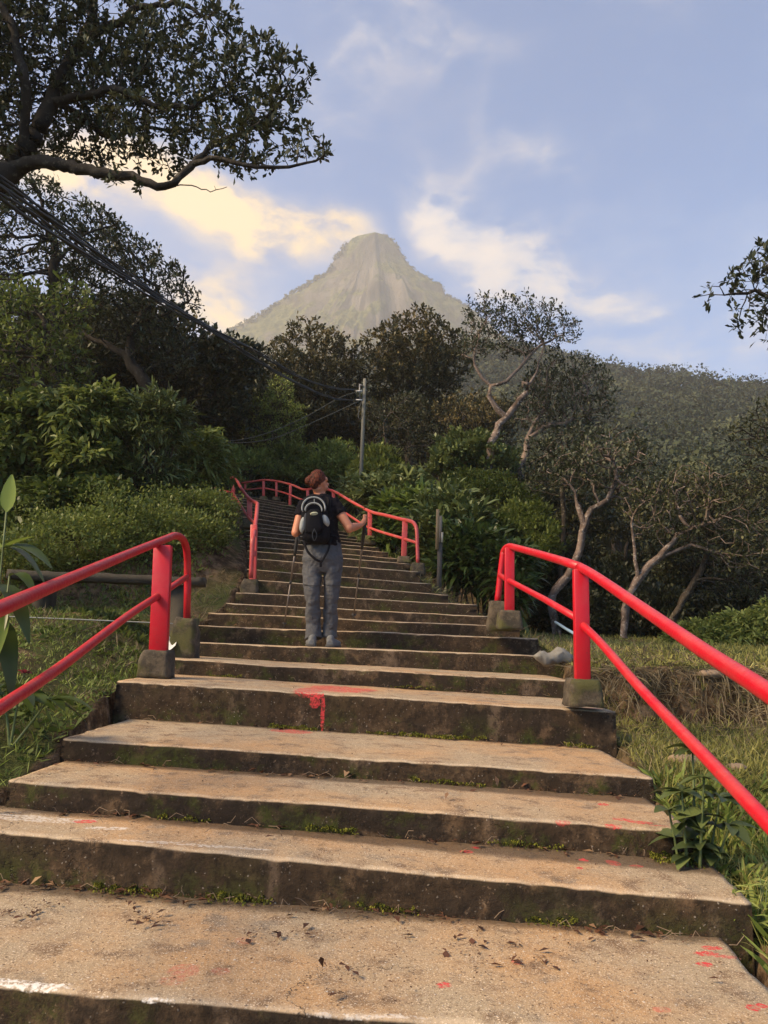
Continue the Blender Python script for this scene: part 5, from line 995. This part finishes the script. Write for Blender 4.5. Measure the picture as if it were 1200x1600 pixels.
# ---- shrubs
def shrub(name, blobs_px, n, L, W, mat, label, seed=1, per=7, seg=1, droop=.3, group=None, stems=10, base=None, out=.6, up=.35, tint=(0., .75), cat='shrub', tintf=None, barkm='bark_mid', h_min=None, jit=.03):
    rng = np.random.RandomState(seed); bl = [pxell(*b) for b in blobs_px]; c0 = sum(b[0] for b in bl) / len(bl)
    f = np.array([c0[0], c0[1], float(gz(c0[0], c0[1]))]) if base is None else np.array(base)
    pt = in_ell(rng, bl, n, .45, .55); g_ = gz(pt[:, 0], pt[:, 1]); pt = pt[pt[:, 2] > g_ + .02]; n = len(pt)
    ce = np.array([bl[np.argmin([np.linalg.norm((p - b[0]) / b[1]) for b in bl])][0] for p in pt]) if n < 4000 else np.tile(c0, (n, 1))
    o = unit(pt - ce); C = np.repeat(pt, per, 0) + rng.normal(0, jit, (n * per, 3)); D = unit(np.repeat(o, per, 0) * out + unit(rng.normal(size=(n * per, 3))) * .8 + [0, 0, up])
    t = tint[0] + (tint[1] - tint[0]) * (np.repeat(rng.rand(n), per) * .5 + rng.rand(n * per) * .5)
    if tintf is not None: t = t + tintf(C)
    l_ = L * (.6 + .7 * rng.rand(n * per)); root = empty(name, f, label, cat, group)
    fo = leafobj('foliage', [leaf_mesh(C - f, D, l_, l_ * W, rng, seg, droop * (.5 + rng.rand(n * per)), tint=t)], MAT[mat], root)
    mb = MB()
    for q_ in pt[rng.choice(n, min(stems, n), replace=False)]:
        b0_ = np.array([f[0] + (q_[0] - f[0]) * .3, f[1] + (q_[1] - f[1]) * .3, 0]); b0_[2] = gz(b0_[0], b0_[1]) - .05; m_ = (b0_ + q_) / 2 + rng.normal(0, .05, 3) + [0, 0, .1 * (q_[2] - b0_[2])]
        mb.tube(catmull([b0_ - f, m_ - f, q_ - f], 3), np.linspace(.014, .005, 7), 4, cap=False)
    st_ = mb.build('stem', MAT[barkm], root, True); st_['kind'] = 'stuff'; TRI[0] += len(fo.data.polygons) * 2; return reg(root, fo, st_)
# tall shrubs left, above the bench bank
shrub('shrub', [(40, 690, 75, 70, 11.0, .9), (90, 660, 60, 45, 11.2, .8), (20, 760, 60, 50, 10.6, .7)], 1500, .17, .32, 'leaf_green', 'tall leafy shrub at the left edge behind the large-leaved plant', 51, 9, 2, .45)
shrub('shrub', [(145, 665, 62, 50, 11.2, .8), (130, 730, 60, 50, 10.8, .7), (175, 640, 34, 26, 11.4, .5)], 1400, .17, .30, 'leaf_green', 'bright green arching shrub in the middle of the left bank', 52, 9, 2, .45, tint=(0.1, .9))
shrub('cane_shrub', [(225, 665, 50, 46, 11.5, .6), (255, 650, 40, 34, 11.6, .5), (235, 730, 44, 50, 11.3, .5)], 900, .20, .14, 'leaf_blue', 'tall cane-like plant with narrow drooping pale leaves above the scrub', 53, 7, 2, .45, stems=60, up=.8, barkm='bark_mid')
shrub('shrub', [(310, 720, 44, 44, 12.8, .7), (285, 760, 30, 30, 12.2, .5), (330, 700, 26, 24, 13.4, .5)], 800, .17, .25, 'leaf_green', 'green shrub overhanging the far end of the left rail', 54, 8, 2, .5, tint=(.1, .9))
shrub('shrub', [(80, 790, 70, 34, 9.9, .6), (10, 830, 60, 40, 9.5, .6), (170, 790, 60, 30, 10.2, .6)], 900, .13, .35, 'leaf_green', 'low dark leafy shrub between the tall shrubs and the scrub mound', 55, 8, 2, .3, tint=(-.1, .5))
# scrub mound behind the bench
shrub('scrub', [(120, 840, 110, 36, 9.2, .8), (40, 870, 80, 30, 8.6, .6), (200, 815, 80, 34, 9.9, .8)], 3200, .050, .5, 'leaf_green', 'dense small-leaved scrub covering the mound behind the bench', 56, 7, 1, out=.5, tint=(.1, .75), jit=.05, tintf=lambda p: .22 * fbm(p[:, 0] * 2, p[:, 1] * 2, p[:, 2] * 2))
shrub('scrub', [(280, 800, 60, 30, 10.8, .7), (335, 800, 34, 32, 11., .5), (290, 840, 55, 34, 10.0, .6), (330, 850, 30, 40, 10.2, .4)], 2800, .052, .5, 'leaf_green', 'scrub thicket spilling towards the upper left rail', 57, 7, 1, out=.5, tint=(.05, .7), jit=.05, tintf=lambda p: .22 * fbm(p[:, 0] * 2, p[:, 1] * 2, p[:, 2] * 2))
# light green thickets behind the head of the flight
for k, (x, y, rx, ry, D, m_, lab) in enumerate([(345, 720, 34, 22, 21.5, 'leaf_lime', 'yellow-green bush above the far left rail corner'), (395, 730, 36, 24, 22.5, 'leaf_lime', 'yellow-green bush centred behind the top landing rail'), (455, 725, 36, 30, 22.8, 'leaf_green', 'green bush behind the rail left of the head of the hiker'),
     (520, 725, 44, 34, 22.2, 'leaf_lime', 'bright bush right behind the head of the hiker'), (590, 735, 40, 36, 19.0, 'leaf_green', 'green bush at the foot of the utility pole'), (350, 755, 26, 14, 20.8, 'leaf_green', 'low bush tucked under the far left rail'), (430, 745, 40, 12, 22., 'leaf_green', 'low bush along the top landing rail')]):
    shrub('bush', [(x, y, rx, ry, D, .9), (x + rx * .5, y + ry * .4, rx * .6, ry * .6, D - .2, .6), (x - rx * .6, y + ry * .3, rx * .6, ry * .6, D, .6)], 700, .17, .28, m_, lab, 60 + k, 8, 1, tint=(.0, .85))
# big-leaved shrubs right of the upper rail
GI = dict(per=8, seg=2, droop=.5, stems=26, up=.95, out=.45)
shrub('broad_leaved_shrub', [(600, 772, 46, 24, 15.6, .5), (560, 770, 26, 18, 17.2, .4), (640, 768, 34, 24, 15.4, .5)], 520, .36, .17, 'leaf_blue', 'arching long-leaved shrub behind the bend of the right upper rail', 71, tint=(.1, .9), **GI)
shrub('broad_leaved_shrub', [(620, 812, 40, 34, 13.6, .4), (606, 842, 20, 22, 13.3, .2), (660, 800, 40, 30, 13.4, .5)], 520, .34, .17, 'leaf_big', 'yellowish long-leaved shrub growing through the right upper rail', 72, tint=(.05, .8), **GI)
shrub('broad_leaved_shrub', [(700, 810, 48, 38, 12.6, .5), (675, 840, 30, 40, 12.2, .35), (730, 830, 40, 34, 12.3, .5)], 640, .34, .17, 'leaf_blue', 'glossy long-leaved shrub behind the wooden marker post', 73, tint=(.05, .85), **GI)
shrub('broad_leaved_shrub', [(745, 870, 48, 38, 11.6, .5), (790, 890, 36, 36, 11.2, .4), (710, 870, 30, 36, 11.6, .4), (800, 920, 24, 26, 10.9, .3)], 760, .32, .17, 'leaf_big', 'long-leaved shrub left of the end of the right handrail', 74, tint=(-.05, .7), **GI)
shrub('round_bush', [(735, 705, 55, 26, 18.2, 1.), (770, 725, 36, 24, 18., .8), (700, 725, 30, 22, 18., .7)], 1500, .15, .45, 'leaf_blue', 'rounded pale-topped green bush below the forked pale trunk', 75, 8, 1, tint=(.1, .8))
shrub('round_bush', [(745, 765, 60, 30, 17., .9), (790, 780, 50, 28, 16.6, .8), (715, 780, 40, 24, 16.6, .7)], 1700, .09, .4, 'leaf_green', 'fine-leaved dark bush under the rounded pale-topped one', 76, 8, 1, tint=(-.15, .4))
shrub('round_bush', [(820, 815, 42, 26, 15.6, .8), (790, 840, 36, 26, 15.2, .7), (845, 850, 34, 26, 15., .7)], 1300, .13, .3, 'leaf_green', 'mossy green bush in the gap left of the crooked pale tree', 77, 8, 1, tint=(.0, .75))
shrub('round_bush', [(760, 830, 40, 24, 14.6, .6), (820, 880, 40, 26, 14.2, .6)], 900, .11, .4, 'leaf_green', 'low dark bush above the end of the right handrail', 78, 8, 1, tint=(-.2, .4))
shrub('bush', [(1165, 985, 55, 24, 11.2, .6), (1125, 1000, 30, 18, 11., .5), (1215, 975, 50, 30, 11.3, .6)], 900, .14, .25, 'leaf_green', 'fresh green bush at the right edge of the terrace', 79, 8, 2, .4, tint=(.15, 1.))
shrub('bush', [(1090, 990, 30, 16, 11.8, .5), (1060, 1000, 24, 12, 11.9, .4)], 500, .12, .25, 'leaf_green', 'small green bush left of the one at the right edge of the terrace', 80, 8, 2, .4, tint=(.1, .9))
# dark undergrowth at the back of the terrace and through the wood
ub = [shrub('undergrowth_bush', [(900, 960, 46, 34, 14.2, .9), (860, 970, 30, 26, 14.2, .6), (945, 968, 34, 28, 14.2, .6)], 1100, .12, .4, 'leaf_forest', 'dark undergrowth bush among the trunks behind the terrace', 81, 8, 1, group='undergrowth bushes behind the terrace', tint=(-.2, .45)),
      shrub('undergrowth_bush', [(1040, 960, 46, 34, 14.8, .9), (1000, 974, 30, 26, 14.8, .6)], 900, .13, .35, 'leaf_dark', 'dark undergrowth bush among the trunks behind the terrace', 82, 8, 1, group='undergrowth bushes behind the terrace', tint=(-.2, .6))]
rg = np.random.RandomState(12); pts = [(3.4, 14.2), (4.9, 14.8)]
for x, y in scatter_px(26, 800, 1330, 13.8, 19.5, .95): place(ub[rg.randint(2)], x, y, rg.rand() * 6.28, rg.uniform(.8, 1.35), 'dark undergrowth bush among the trunks behind the terrace', 'undergrowth bushes behind the terrace', False, dz=0)
for x, y in scatter_px(22, 790, 1330, 20, 32, 1.3): place(ub[rg.randint(2)], x, y, rg.rand() * 6.28, rg.uniform(1.3, 1.9), 'dark undergrowth bush deep in the wood right of the stairway', 'undergrowth bushes deep in the wood', False, dz=0)
for x, y in scatter_px(16, 330, 780, 21.5, 30, 1.5): place(ub[rg.randint(2)], x, y, rg.rand() * 6.28, rg.uniform(1.3, 1.9), 'dark undergrowth bush below the trees behind the utility pole', 'undergrowth bushes behind the utility pole', False, dz=0)
for x, y in scatter_px(16, -160, 320, 13.5, 24, 1.4): place(ub[rg.randint(2)], x, y, rg.rand() * 6.28, rg.uniform(1.3, 1.9), 'dark undergrowth bush on the wooded slope left of the stairway', 'undergrowth bushes left of the stairway', False, dz=0)

# ------------------------------------------------------------ grass, herbs, litter, moss
rg = np.random.RandomState(15)
def grass(name, n, reg_, L, W, mat, label, tint=(0, 1), lean=.5, droop=.5, dens=None, up=1., clump=.0, seg=2):
    x = rg.uniform(reg_[0], reg_[1], n); y = rg.uniform(reg_[2], reg_[3], n)
    if clump: cx_ = np.round(x / clump); cy_ = np.round(y / clump); x = x + (cx_ * clump + .4 * clump * np.sin(cx_ * 12.9 + cy_ * 7.1) - x) * .55; y = y + (cy_ * clump + .4 * clump * np.sin(cx_ * 3.1 + cy_ * 9.7) - y) * .55
    k = dens(x, y); k = rg.rand(n) < k; x, y = x[k], y[k]; n = len(x); z = gz(x, y) - .01
    D = unit(np.stack([rg.normal(0, lean, n), rg.normal(0, lean, n), np.full(n, up)], 1)); l_ = L * (.45 + .8 * rg.rand(n)) * (1 + .5 * fbm(x * 1.7, y * 1.7, 6))
    t = tint[0] + (tint[1] - tint[0]) * np.clip(rg.rand(n) * .6 + .4 * (fbm(x * 1.3, y * 1.3, 11) + .5), 0, 1)
    o = leafobj(name, [leaf_mesh(np.stack([x, y, z], 1), D, l_, W * (.6 + .8 * rg.rand(n)), rg, seg, droop * rg.rand(n), tint=t, upb=.3)], MAT[mat], kind='stuff'); o['label'] = label; TRI[0] += len(o.data.polygons) * 2; return o
outR = lambda x, y: (x > xr(y) + .03) * 1.; outL = lambda x, y: (x < xl(y) - .03) * 1.
pat = lambda x, y, s_, a_, b_, o_=0: sst(a_, b_, fbm(x * s_, y * s_, o_) + .5)
grass('meadow_grass', 64000, (1.0, 5.2, 1.6, 6.1), .11, .005, 'grass', 'yellow-green meadow grass right of the lower steps', dens=lambda x, y: outR(x, y) * (.35 + .65 * pat(x, y, 1.6, .3, .6)) * (1 - .35 * sst(.35, .65, fbm(x * 2.2, y * 2.2, 30) + .5) * sst(5.2, 5.7, y)), clump=.09)
grass('terrace_grass', 46000, (1.6, 9., 5.9, 15.), .10, .008, 'grass', 'short yellowish grass on the flat terrace', dens=lambda x, y: outR(x, y) * (1 - .6 * sst(9, 15, y)) * (.5 + .5 * pat(x, y, 1., .3, .55, 3)), tint=(.15, 1.), clump=.11)
grass('fresh_herbs', 16000, (.9, 3.6, 1.5, 4.2), .12, .016, 'grass_fresh', 'fresh green herbs growing against the lower right steps', dens=lambda x, y: outR(x, y) * sst(1.1, .25, x - xr(y)) * (.4 + .6 * pat(x, y, 2.5, .35, .6, 9)), lean=.7, tint=(0., .8))
grass('verge_grass', 64000, (-4.6, -1.2, 1.8, 7.2), .075, .006, 'grass_fresh', 'fresh grass and herbs on the left verge of the steps', dens=lambda x, y: outL(x, y) * (.35 + .65 * pat(x, y, 2.2, .32, .6, 14)) * (1 - .7 * sst(5.6, 6.4, y) * sst(.3, .6, fbm(x * 2, y * 2, 40) + .5)), lean=.65, tint=(-.05, .85), clump=.08)
grass('verge_weeds', 9000, (-4.6, -1.2, 2.0, 7.0), .07, .03, 'grass_fresh', 'small broad-leaved weeds in the left verge', dens=lambda x, y: outL(x, y) * pat(x, y, 3., .4, .6, 15), lean=1.4, up=.5, tint=(-.1, .6), seg=1)
grass('bank_growth', 52000, (-5.6, -.9, 6.8, 12.), .085, .020, 'leaf_green', 'low creeping growth on the bank left of the upper steps', dens=lambda x, y: outL(x, y) * np.maximum(sst(.25, .9, xl(y) - x + .5 * fbm(x * 2, y * 2, 50)), sst(7.6, 7.0, y)) * (.35 + .65 * pat(x, y, 1.8, .3, .55, 18)), lean=.9, up=.8, tint=(.0, .8), seg=1)
grass('meadow_straw', 16000, (1.0, 5.2, 2.2, 6.1), .12, .004, 'dry', 'straw-coloured dead stalks in the right meadow', dens=lambda x, y: outR(x, y) * pat(x, y, 1.4, .4, .6, 33), lean=.8, tint=(.1, 1.))
grass('verge_straw', 9000, (-4.6, -1.2, 1.8, 7.2), .09, .005, 'dry', 'dead brown stalks in the left verge', dens=lambda x, y: outL(x, y) * pat(x, y, 1.8, .4, .6, 35), lean=.9, tint=(-.2, .8))
grass('dry_stalks', 9000, (-5., -1., 5.2, 11.5), .16, .006, 'dry', 'dry brown stalks on the left bank around the bench', dens=lambda x, y: outL(x, y) * pat(x, y, 1.6, .4, .62, 21), lean=.9, tint=(-.1, .7))
grass('dry_grass', 22000, (.4, 4.2, 6.2, 12.5), .26, .007, 'dry', 'dry tufts hanging on the embankment below the upper right rail', dens=lambda x, y: outR(x, y) * sst(1.9, .9, x - xr(y)) * (.4 + .6 * pat(x, y, 2.2, .35, .6, 23)), lean=.7, up=.5, droop=1.3, tint=(-.1, .75), clump=.14)
grass('embankment_grass', 20000, (.4, 4.2, 6.2, 14.5), .14, .010, 'grass', 'green and straw-coloured grass on the right embankment', dens=lambda x, y: outR(x, y) * sst(2.4, 1.0, x - xr(y)) * (.4 + .6 * pat(x, y, 2., .35, .6, 25)), lean=.7, droop=.9, clump=.1)
grass('bank_roots', 26000, (1.6, 5.2, 5.35, 6.2), .20, .006, 'dry', 'roots and dead grass hanging over the eroded earth lip', dens=lambda x, y: outR(x, y) * pat(x, y, 2.6, .35, .6, 27), lean=.9, up=.15, droop=1.5, tint=(-.1, .9))
grass('landing_grass', 14000, (-6.5, .8, 12., 22.), .22, .016, 'leaf_green', 'rough grass round the head of the stairway', dens=lambda x, y: np.where((x < xl(y) - .05) | (x > xr(y) + .05) | (y > 20.), 1., 0.), lean=.6, tint=(.1, .9))
# litter: dead leaves, crumbs and twigs gathered at the foot of the risers
def on_step(n, s_, i_):
    L, R_ = SL[n], SR[n]; hd = np.array([-(R_ - L)[1], (R_ - L)[0], 0]); hd /= np.linalg.norm(hd); s_ = np.asarray(s_)[:, None]; return L + (R_ - L) * s_ + hd * np.asarray(i_)[:, None]
def depth_at(n, s_): L, R_ = SL[n], SR[n]; hd = np.array([-(R_ - L)[1], (R_ - L)[0], 0]); hd /= np.linalg.norm(hd); return (1 - s_) * ((SL[n + 1] - L) @ hd) + s_ * ((SR[n + 1] - R_) @ hd)
Cs, Ls_, Ts = [], [], []
for n in range(0, 9):
    k = [1500, 1100, 900, 520, 420, 160, 110, 90, 70][n]; s_ = rg.rand(k) ** 1.15; back = rg.rand(k) < .62; dep = depth_at(n, s_); i_ = np.where(back, dep - .012 - rg.exponential(.035, k), rg.rand(k) * dep)
    ok = (i_ > .02) & (vnoise(s_ * 9, n * 3.3) > -.35 - .5 * ~back); Cs.append(on_step(n, s_, i_)[ok] + [0, 0, .012]); Ls_.append(np.where(rg.rand(ok.sum()) < .10 * back[ok] + .004, rg.uniform(.025, .055, ok.sum()), rg.uniform(.004, .014, ok.sum()))); Ts.append(rg.rand(ok.sum()))
for (x0, x1, y0, y1, k) in ((-30, 170, 1392, 1445, 420), (180, 260, 1418, 1450, 120), (380, 640, 1440, 1475, 200), (680, 900, 1462, 1520, 160), (480, 560, 1480, 1560, 90)):   # drifts of brown debris on the lowest tread
    q_ = np.array([PZ(rg.uniform(x0, x1), rg.uniform(y0, y1), 0.) for _ in range(k)]); q_ = q_[vnoise(q_[:, 0] * 7, q_[:, 1] * 11) > -.15]; Cs.append(q_ + [0, 0, .010]); Ls_.append(np.where(rg.rand(len(q_)) < .12, rg.uniform(.02, .045, len(q_)), rg.uniform(.004, .014, len(q_)))); Ts.append(rg.rand(len(q_)) * .6)
Cs, Ls_, Ts = np.concatenate(Cs), np.concatenate(Ls_), np.concatenate(Ts); n_ = len(Cs)
D = unit(np.stack([rg.normal(size=n_), rg.normal(size=n_), rg.normal(0, .22, n_)], 1))
lo_ = leafobj('leaf_litter', [leaf_mesh(Cs, D, Ls_, Ls_ * rg.uniform(.3, .6, n_), rg, 1, 0, .25, tint=Ts * .9, upb=3)], MAT['litter'], kind='stuff'); lo_['label'] = 'dead leaves and crumbs scattered along the steps'
mb = MB()
for _ in range(110):
    n = int(rg.choice([0, 0, 1, 1, 2, 3, 4])); s_ = rg.rand(); i_ = depth_at(n, s_) - .01 - rg.exponential(.05); c_ = on_step(n, [s_], [max(i_, .03)])[0] + [0, 0, .012]; a_ = rg.rand() * 6.28; l_ = rg.uniform(.02, .09)
    mb.tube([c_, c_ + [math.cos(a_) * l_ * .5, math.sin(a_) * l_ * .5 * .5, rg.uniform(0, .03)], c_ + [math.cos(a_ + .3) * l_, math.sin(a_ + .3) * l_ * .5, rg.uniform(0, .03)]], .0014, 4, cap=False, )
tw = mb.build('twigs', simple('dry_twig', (.20, .14, .09), .8, var=.5, scale=3)); tag(tw, 'dry twigs lying at the foot of the risers', kind='stuff')
Cs, Ts = [], []
for (x0, x1, n, w_, dn) in [(425, 500, 3, .035, 600), (575, 710, 3, .03, 900), (880, 930, 3, .03, 300), (1010, 1085, 1, .05, 700), (640, 760, 2, .02, 400), (150, 260, 0, .03, 500), (330, 430, 0, .03, 500), (250, 330, 1, .02, 250), (330, 380, 4, .03, 260), (690, 760, 3, .02, 300), (480, 560, 1, .02, 260), (560, 660, 0, .02, 300), (820, 900, 0, .02, 200), (610, 680, 4, .02, 200), (760, 880, 1, .018, 250)]:
    for _ in range(dn):
        x = rg.uniform(x0, x1); yb = np.interp(x, [NOSE[n + 1][0][0], NOSE[n + 1][1][0]], [NOSE[n + 1][0][1], NOSE[n + 1][1][1]]); Dd = np.interp(x, [NOSE[n + 1][0][0], NOSE[n + 1][1][0]], [NOSE[n + 1][2], NOSE[n + 1][3]])
        q_ = P(x, yb, Dd); s_ = (q_[0] - SL[n][0]) / (SR[n][0] - SL[n][0]); q_[2] = SL[n][2] + s_ * (SR[n][2] - SL[n][2]) + .008; d_ = abs(rg.normal(0, w_)); lump = (vnoise(x / 9., n) + 1) * .5
        if rg.rand() > lump + .25: continue
        q_[1] -= d_; q_[2] += max(0, .02 * lump - d_ * .3); Cs.append(q_); Ts.append(rg.rand())
Cs = np.array(Cs); n_ = len(Cs); D = unit(rg.normal(0, .7, (n_, 3)) + [0, -.2, 1.])
m_ms = leafmat('moss', (.05, .06, .008), (.13, .14, .015), (.24, .23, .03), .9, .2)
mo = leafobj('moss_tufts', [leaf_mesh(Cs, D, .012 + 0 * np.array(Ts), .008, rg, 1, tint=np.array(Ts))], m_ms, kind='stuff'); mo['label'] = 'yellow-green moss in the corners of the steps'
# ------------------------------------------------------------ near plants
def blade(mb, base, tipd, L, W, droop, t, rng, n=7, twist=0.):
    """one broad leaf with a midrib fold"""
    d = unit(np.array(tipd, float)); side = unit((np.cross(d, [0, 0, 1.]) if abs(d[2]) < .9 else np.array([1., .15, 0])) + twist * np.array([0, 0, 1.])); q_ = np.linspace(0, 1, n); Vs = []
    for k_ in q_:
        c_ = base + d * L * k_ + np.array([0, 0, -1.]) * droop * L * k_ ** 2; w_ = W * (math.sin(math.pi * min(1, k_ ** .75 * .96 + .02)) ** .8) * .5; nrm = unit(np.cross(side, d)); Vs += [c_ + side * w_ + nrm * w_ * .25, c_, c_ - side * w_ + nrm * w_ * .25]
    Q = [[i * 3 + a_, i * 3 + a_ + 1, (i + 1) * 3 + a_ + 1, (i + 1) * 3 + a_] for i in range(n - 1) for a_ in (0, 1)]; mb.add(Vs, Q, a=t)
def leafy_plant(name, label, base, stems, mat, seed, cat='plant', solidify=True):
    """stems: (top point, [(position 0..1, direction, length, width, droop, tint)])"""
    rng = np.random.RandomState(seed); root = empty(name, base, label, cat)
    for top_, lv in stems:
        p_ = catmull([np.zeros(3), (np.array(top_) - base) * .5 + rng.normal(0, .01, 3), np.array(top_) - base], 5); MB().tube(p_, np.linspace(.009, .004, len(p_)), 6).build('stem', MAT['stalk'], root, True)
        for (q_, d, L, W, dr, t) in lv:
            c_ = p_[int(q_ * (len(p_) - 1))]; mb = MB(); blade(mb, c_, d, L, W, dr, t, rng, twist=rng.normal(0, .25)); mb.build('leaf', MAT[mat], root, True)
    return root
MAT['stalk'] = simple('green_stalk', (.10, .13, .04), .6)
b_ = P(-15, 1120, 3.3); b_[2] = gz(b_[0], b_[1]) - .05
tp = P(10, 800, 3.3)
leafy_plant('ginger_plant', 'large-leaved ginger-like plant with one upright bright leaf at the left edge', b_, [(tp, [(1., (.03, 0, 1), .17, .065, 0, .95), (.98, (1, -.1, .55), .16, .04, .15, .8), (.97, (-.8, .1, .4), .17, .04, .3, .9), (.93, (1, -.2, .28), .26, .09, .6, .35), (.9, (1, .1, .1), .2, .09, .9, .25), (.88, (-.7, -.5, .1), .24, .06, .5, .5), (.85, (.75, -.4, -.2), .24, .10, .8, .2), (.8, (.5, .3, -.1), .22, .06, .9, .3), (.75, (.35, -.3, -.1), .24, .10, 1.1, .15)]),
     (P(15, 900, 3.25), [(1., (.4, -.2, .2), .20, .06, .9, .2), (.95, (.7, 0, -.2), .16, .05, .9, 1.), (.92, (.1, -.3, -.3), .18, .06, .6, .9), (.9, (-.5, 0, .2), .2, .06, .6, .4), (.8, (.3, -.3, -.2), .2, .05, .8, .1), (.98, (.15, -.5, -.6), .15, .045, .5, .4)])], 'leaf_big', 5)
b_ = P(20, 1130, 3.9); b_[2] = gz(b_[0], b_[1]) - .02; rn = np.random.RandomState(8)
leafy_plant('broad_leaved_weed', 'dark broad-leaved weed sprawling under the left handrail', b_, [(P(x, y, 3.9), [(1., (math.cos(a_), math.sin(a_), rn.uniform(-.1, .5)), rn.uniform(.16, .26), .07, .5, rn.uniform(0, .35)) for a_ in rn.rand(6) * 6.28]) for x, y in ((30, 1085), (75, 1095), (0, 1075))], 'leaf_big', 6)
MAT['leaf_red'] = leafmat('leaf_red', (.10, .012, .02), (.30, .03, .05), (.5, .10, .10), .5, .3)
b_ = P(16, 1060, 4.2); b_[2] = gz(b_[0], b_[1]) - .02
leafy_plant('red_leaved_plant', 'small plant with crimson leaves by the left edge under the handrail', b_, [(P(16, 1036, 4.2), [(1., (math.cos(a_), math.sin(a_) * .6, rn.uniform(0, .8)), .06, .035, .3, rn.rand()) for a_ in rn.rand(8) * 6.28]), (P(38, 1052, 4.2), [(1., (math.cos(a_), math.sin(a_) * .6, rn.uniform(0, .8)), .045, .025, .3, rn.rand()) for a_ in rn.rand(6) * 6.28])], 'leaf_red', 7)
b_ = P(1085, 1335, 3.15); b_[2] = gz(b_[0], b_[1]) - .02; st_ = []
for (x, y) in ((1082, 1170), (1100, 1215), (1065, 1235), (1125, 1245), (1045, 1265), (1100, 1275), (1140, 1290)):
    st_.append((P(x, y, 3.15 + rn.uniform(-.1, .1)), [(q_, (math.cos(a_), math.sin(a_), rn.uniform(-.1, .35)), rn.uniform(.07, .13), .055, .35, rn.uniform(.0, .55)) for q_, a_ in [(1, rn.rand() * 6.28) for _ in range(6)] + [(.8, rn.rand() * 6.28) for _ in range(4)] + [(.6, rn.rand() * 6.28) for _ in range(4)] + [(.4, rn.rand() * 6.28) for _ in range(4)]]))
leafy_plant('leafy_herb', 'bushy herb with oval blue-green leaves beside the lower right steps', b_, st_, 'leaf_blue', 9)
for k, (x, y, D) in enumerate(((1140, 1380, 2.75), (1185, 1330, 2.8), (1190, 1430, 2.5))):
    b_ = P(x, y, D); b_[2] = gz(b_[0], b_[1]) - .03; st_ = []
    for j in range(16):
        a_ = rn.rand() * 6.28; h_ = rn.uniform(.08, .2); tp = b_ + [math.cos(a_) * .09, math.sin(a_) * .09, h_]; st_.append((tp, [(q_, (math.cos(a2), math.sin(a2), .35), rn.uniform(.06, .10), .015, .4, rn.uniform(.2, .9)) for q_, a2 in [(1, rn.rand() * 6.28), (.9, rn.rand() * 6.28), (.7, rn.rand() * 6.28), (.8, rn.rand() * 6.28), (.5, rn.rand() * 6.28)]]))
    root = empty('weed_clump', b_, ['narrow-leaved weed clump touching the right end of the second step', 'narrow-leaved weed clump at the right edge below the handrail', 'narrow-leaved weed clump low in the right corner by the bottom step'][k], 'plant'); mb = MB(); ms = MB()
    for tp, lv in st_:
        p_ = catmull([np.zeros(3), (tp - b_) * .5 + [0, 0, .01], tp - b_], 3); ms.tube(p_, .002, 4, cap=False)
        for (q_, d, L, W, dr, t) in lv: blade(mb, p_[int(q_ * (len(p_) - 1))], d, L, W, dr, t, rn, 4)
    mb.build('foliage', MAT['grass_fresh'], root, True); ms.build('stem', MAT['stalk'], root)['kind'] = 'stuff'
# stones on the meadow
for k, (x, y, D, r_, lab) in enumerate([(1068, 1133, 4.6, .09, 'flat pale stone lying in the grass behind the right handrail'), (1042, 1092, 5.2, .035, 'small pale stone on the eroded bank between the handrail bars'), (1110, 1046, 6.1, .10, 'ochre clod on the lip of the terrace'), (1150, 1140, 4.5, .06, 'brown stone at the right in the meadow grass')]):
    c_ = P(x, y, D); c_[2] = gz(c_[0], c_[1]) + .02; mb = MB().ball((0, 0, 0), (r_, r_ * .7, r_ * .35), 16); V = mb.V[0]; V *= (1 + .5 * fbm(V[:, 0] * 14, V[:, 1] * 14, V[:, 2] * 14 + k))[:, None]
    o = mb.build('stone', simple('stone_' + 'abcd'[k], (.24, .17, .11), .9, var=.3, scale=30, bump=.5), None, True, loc=c_); tag(o, lab, 'stone')
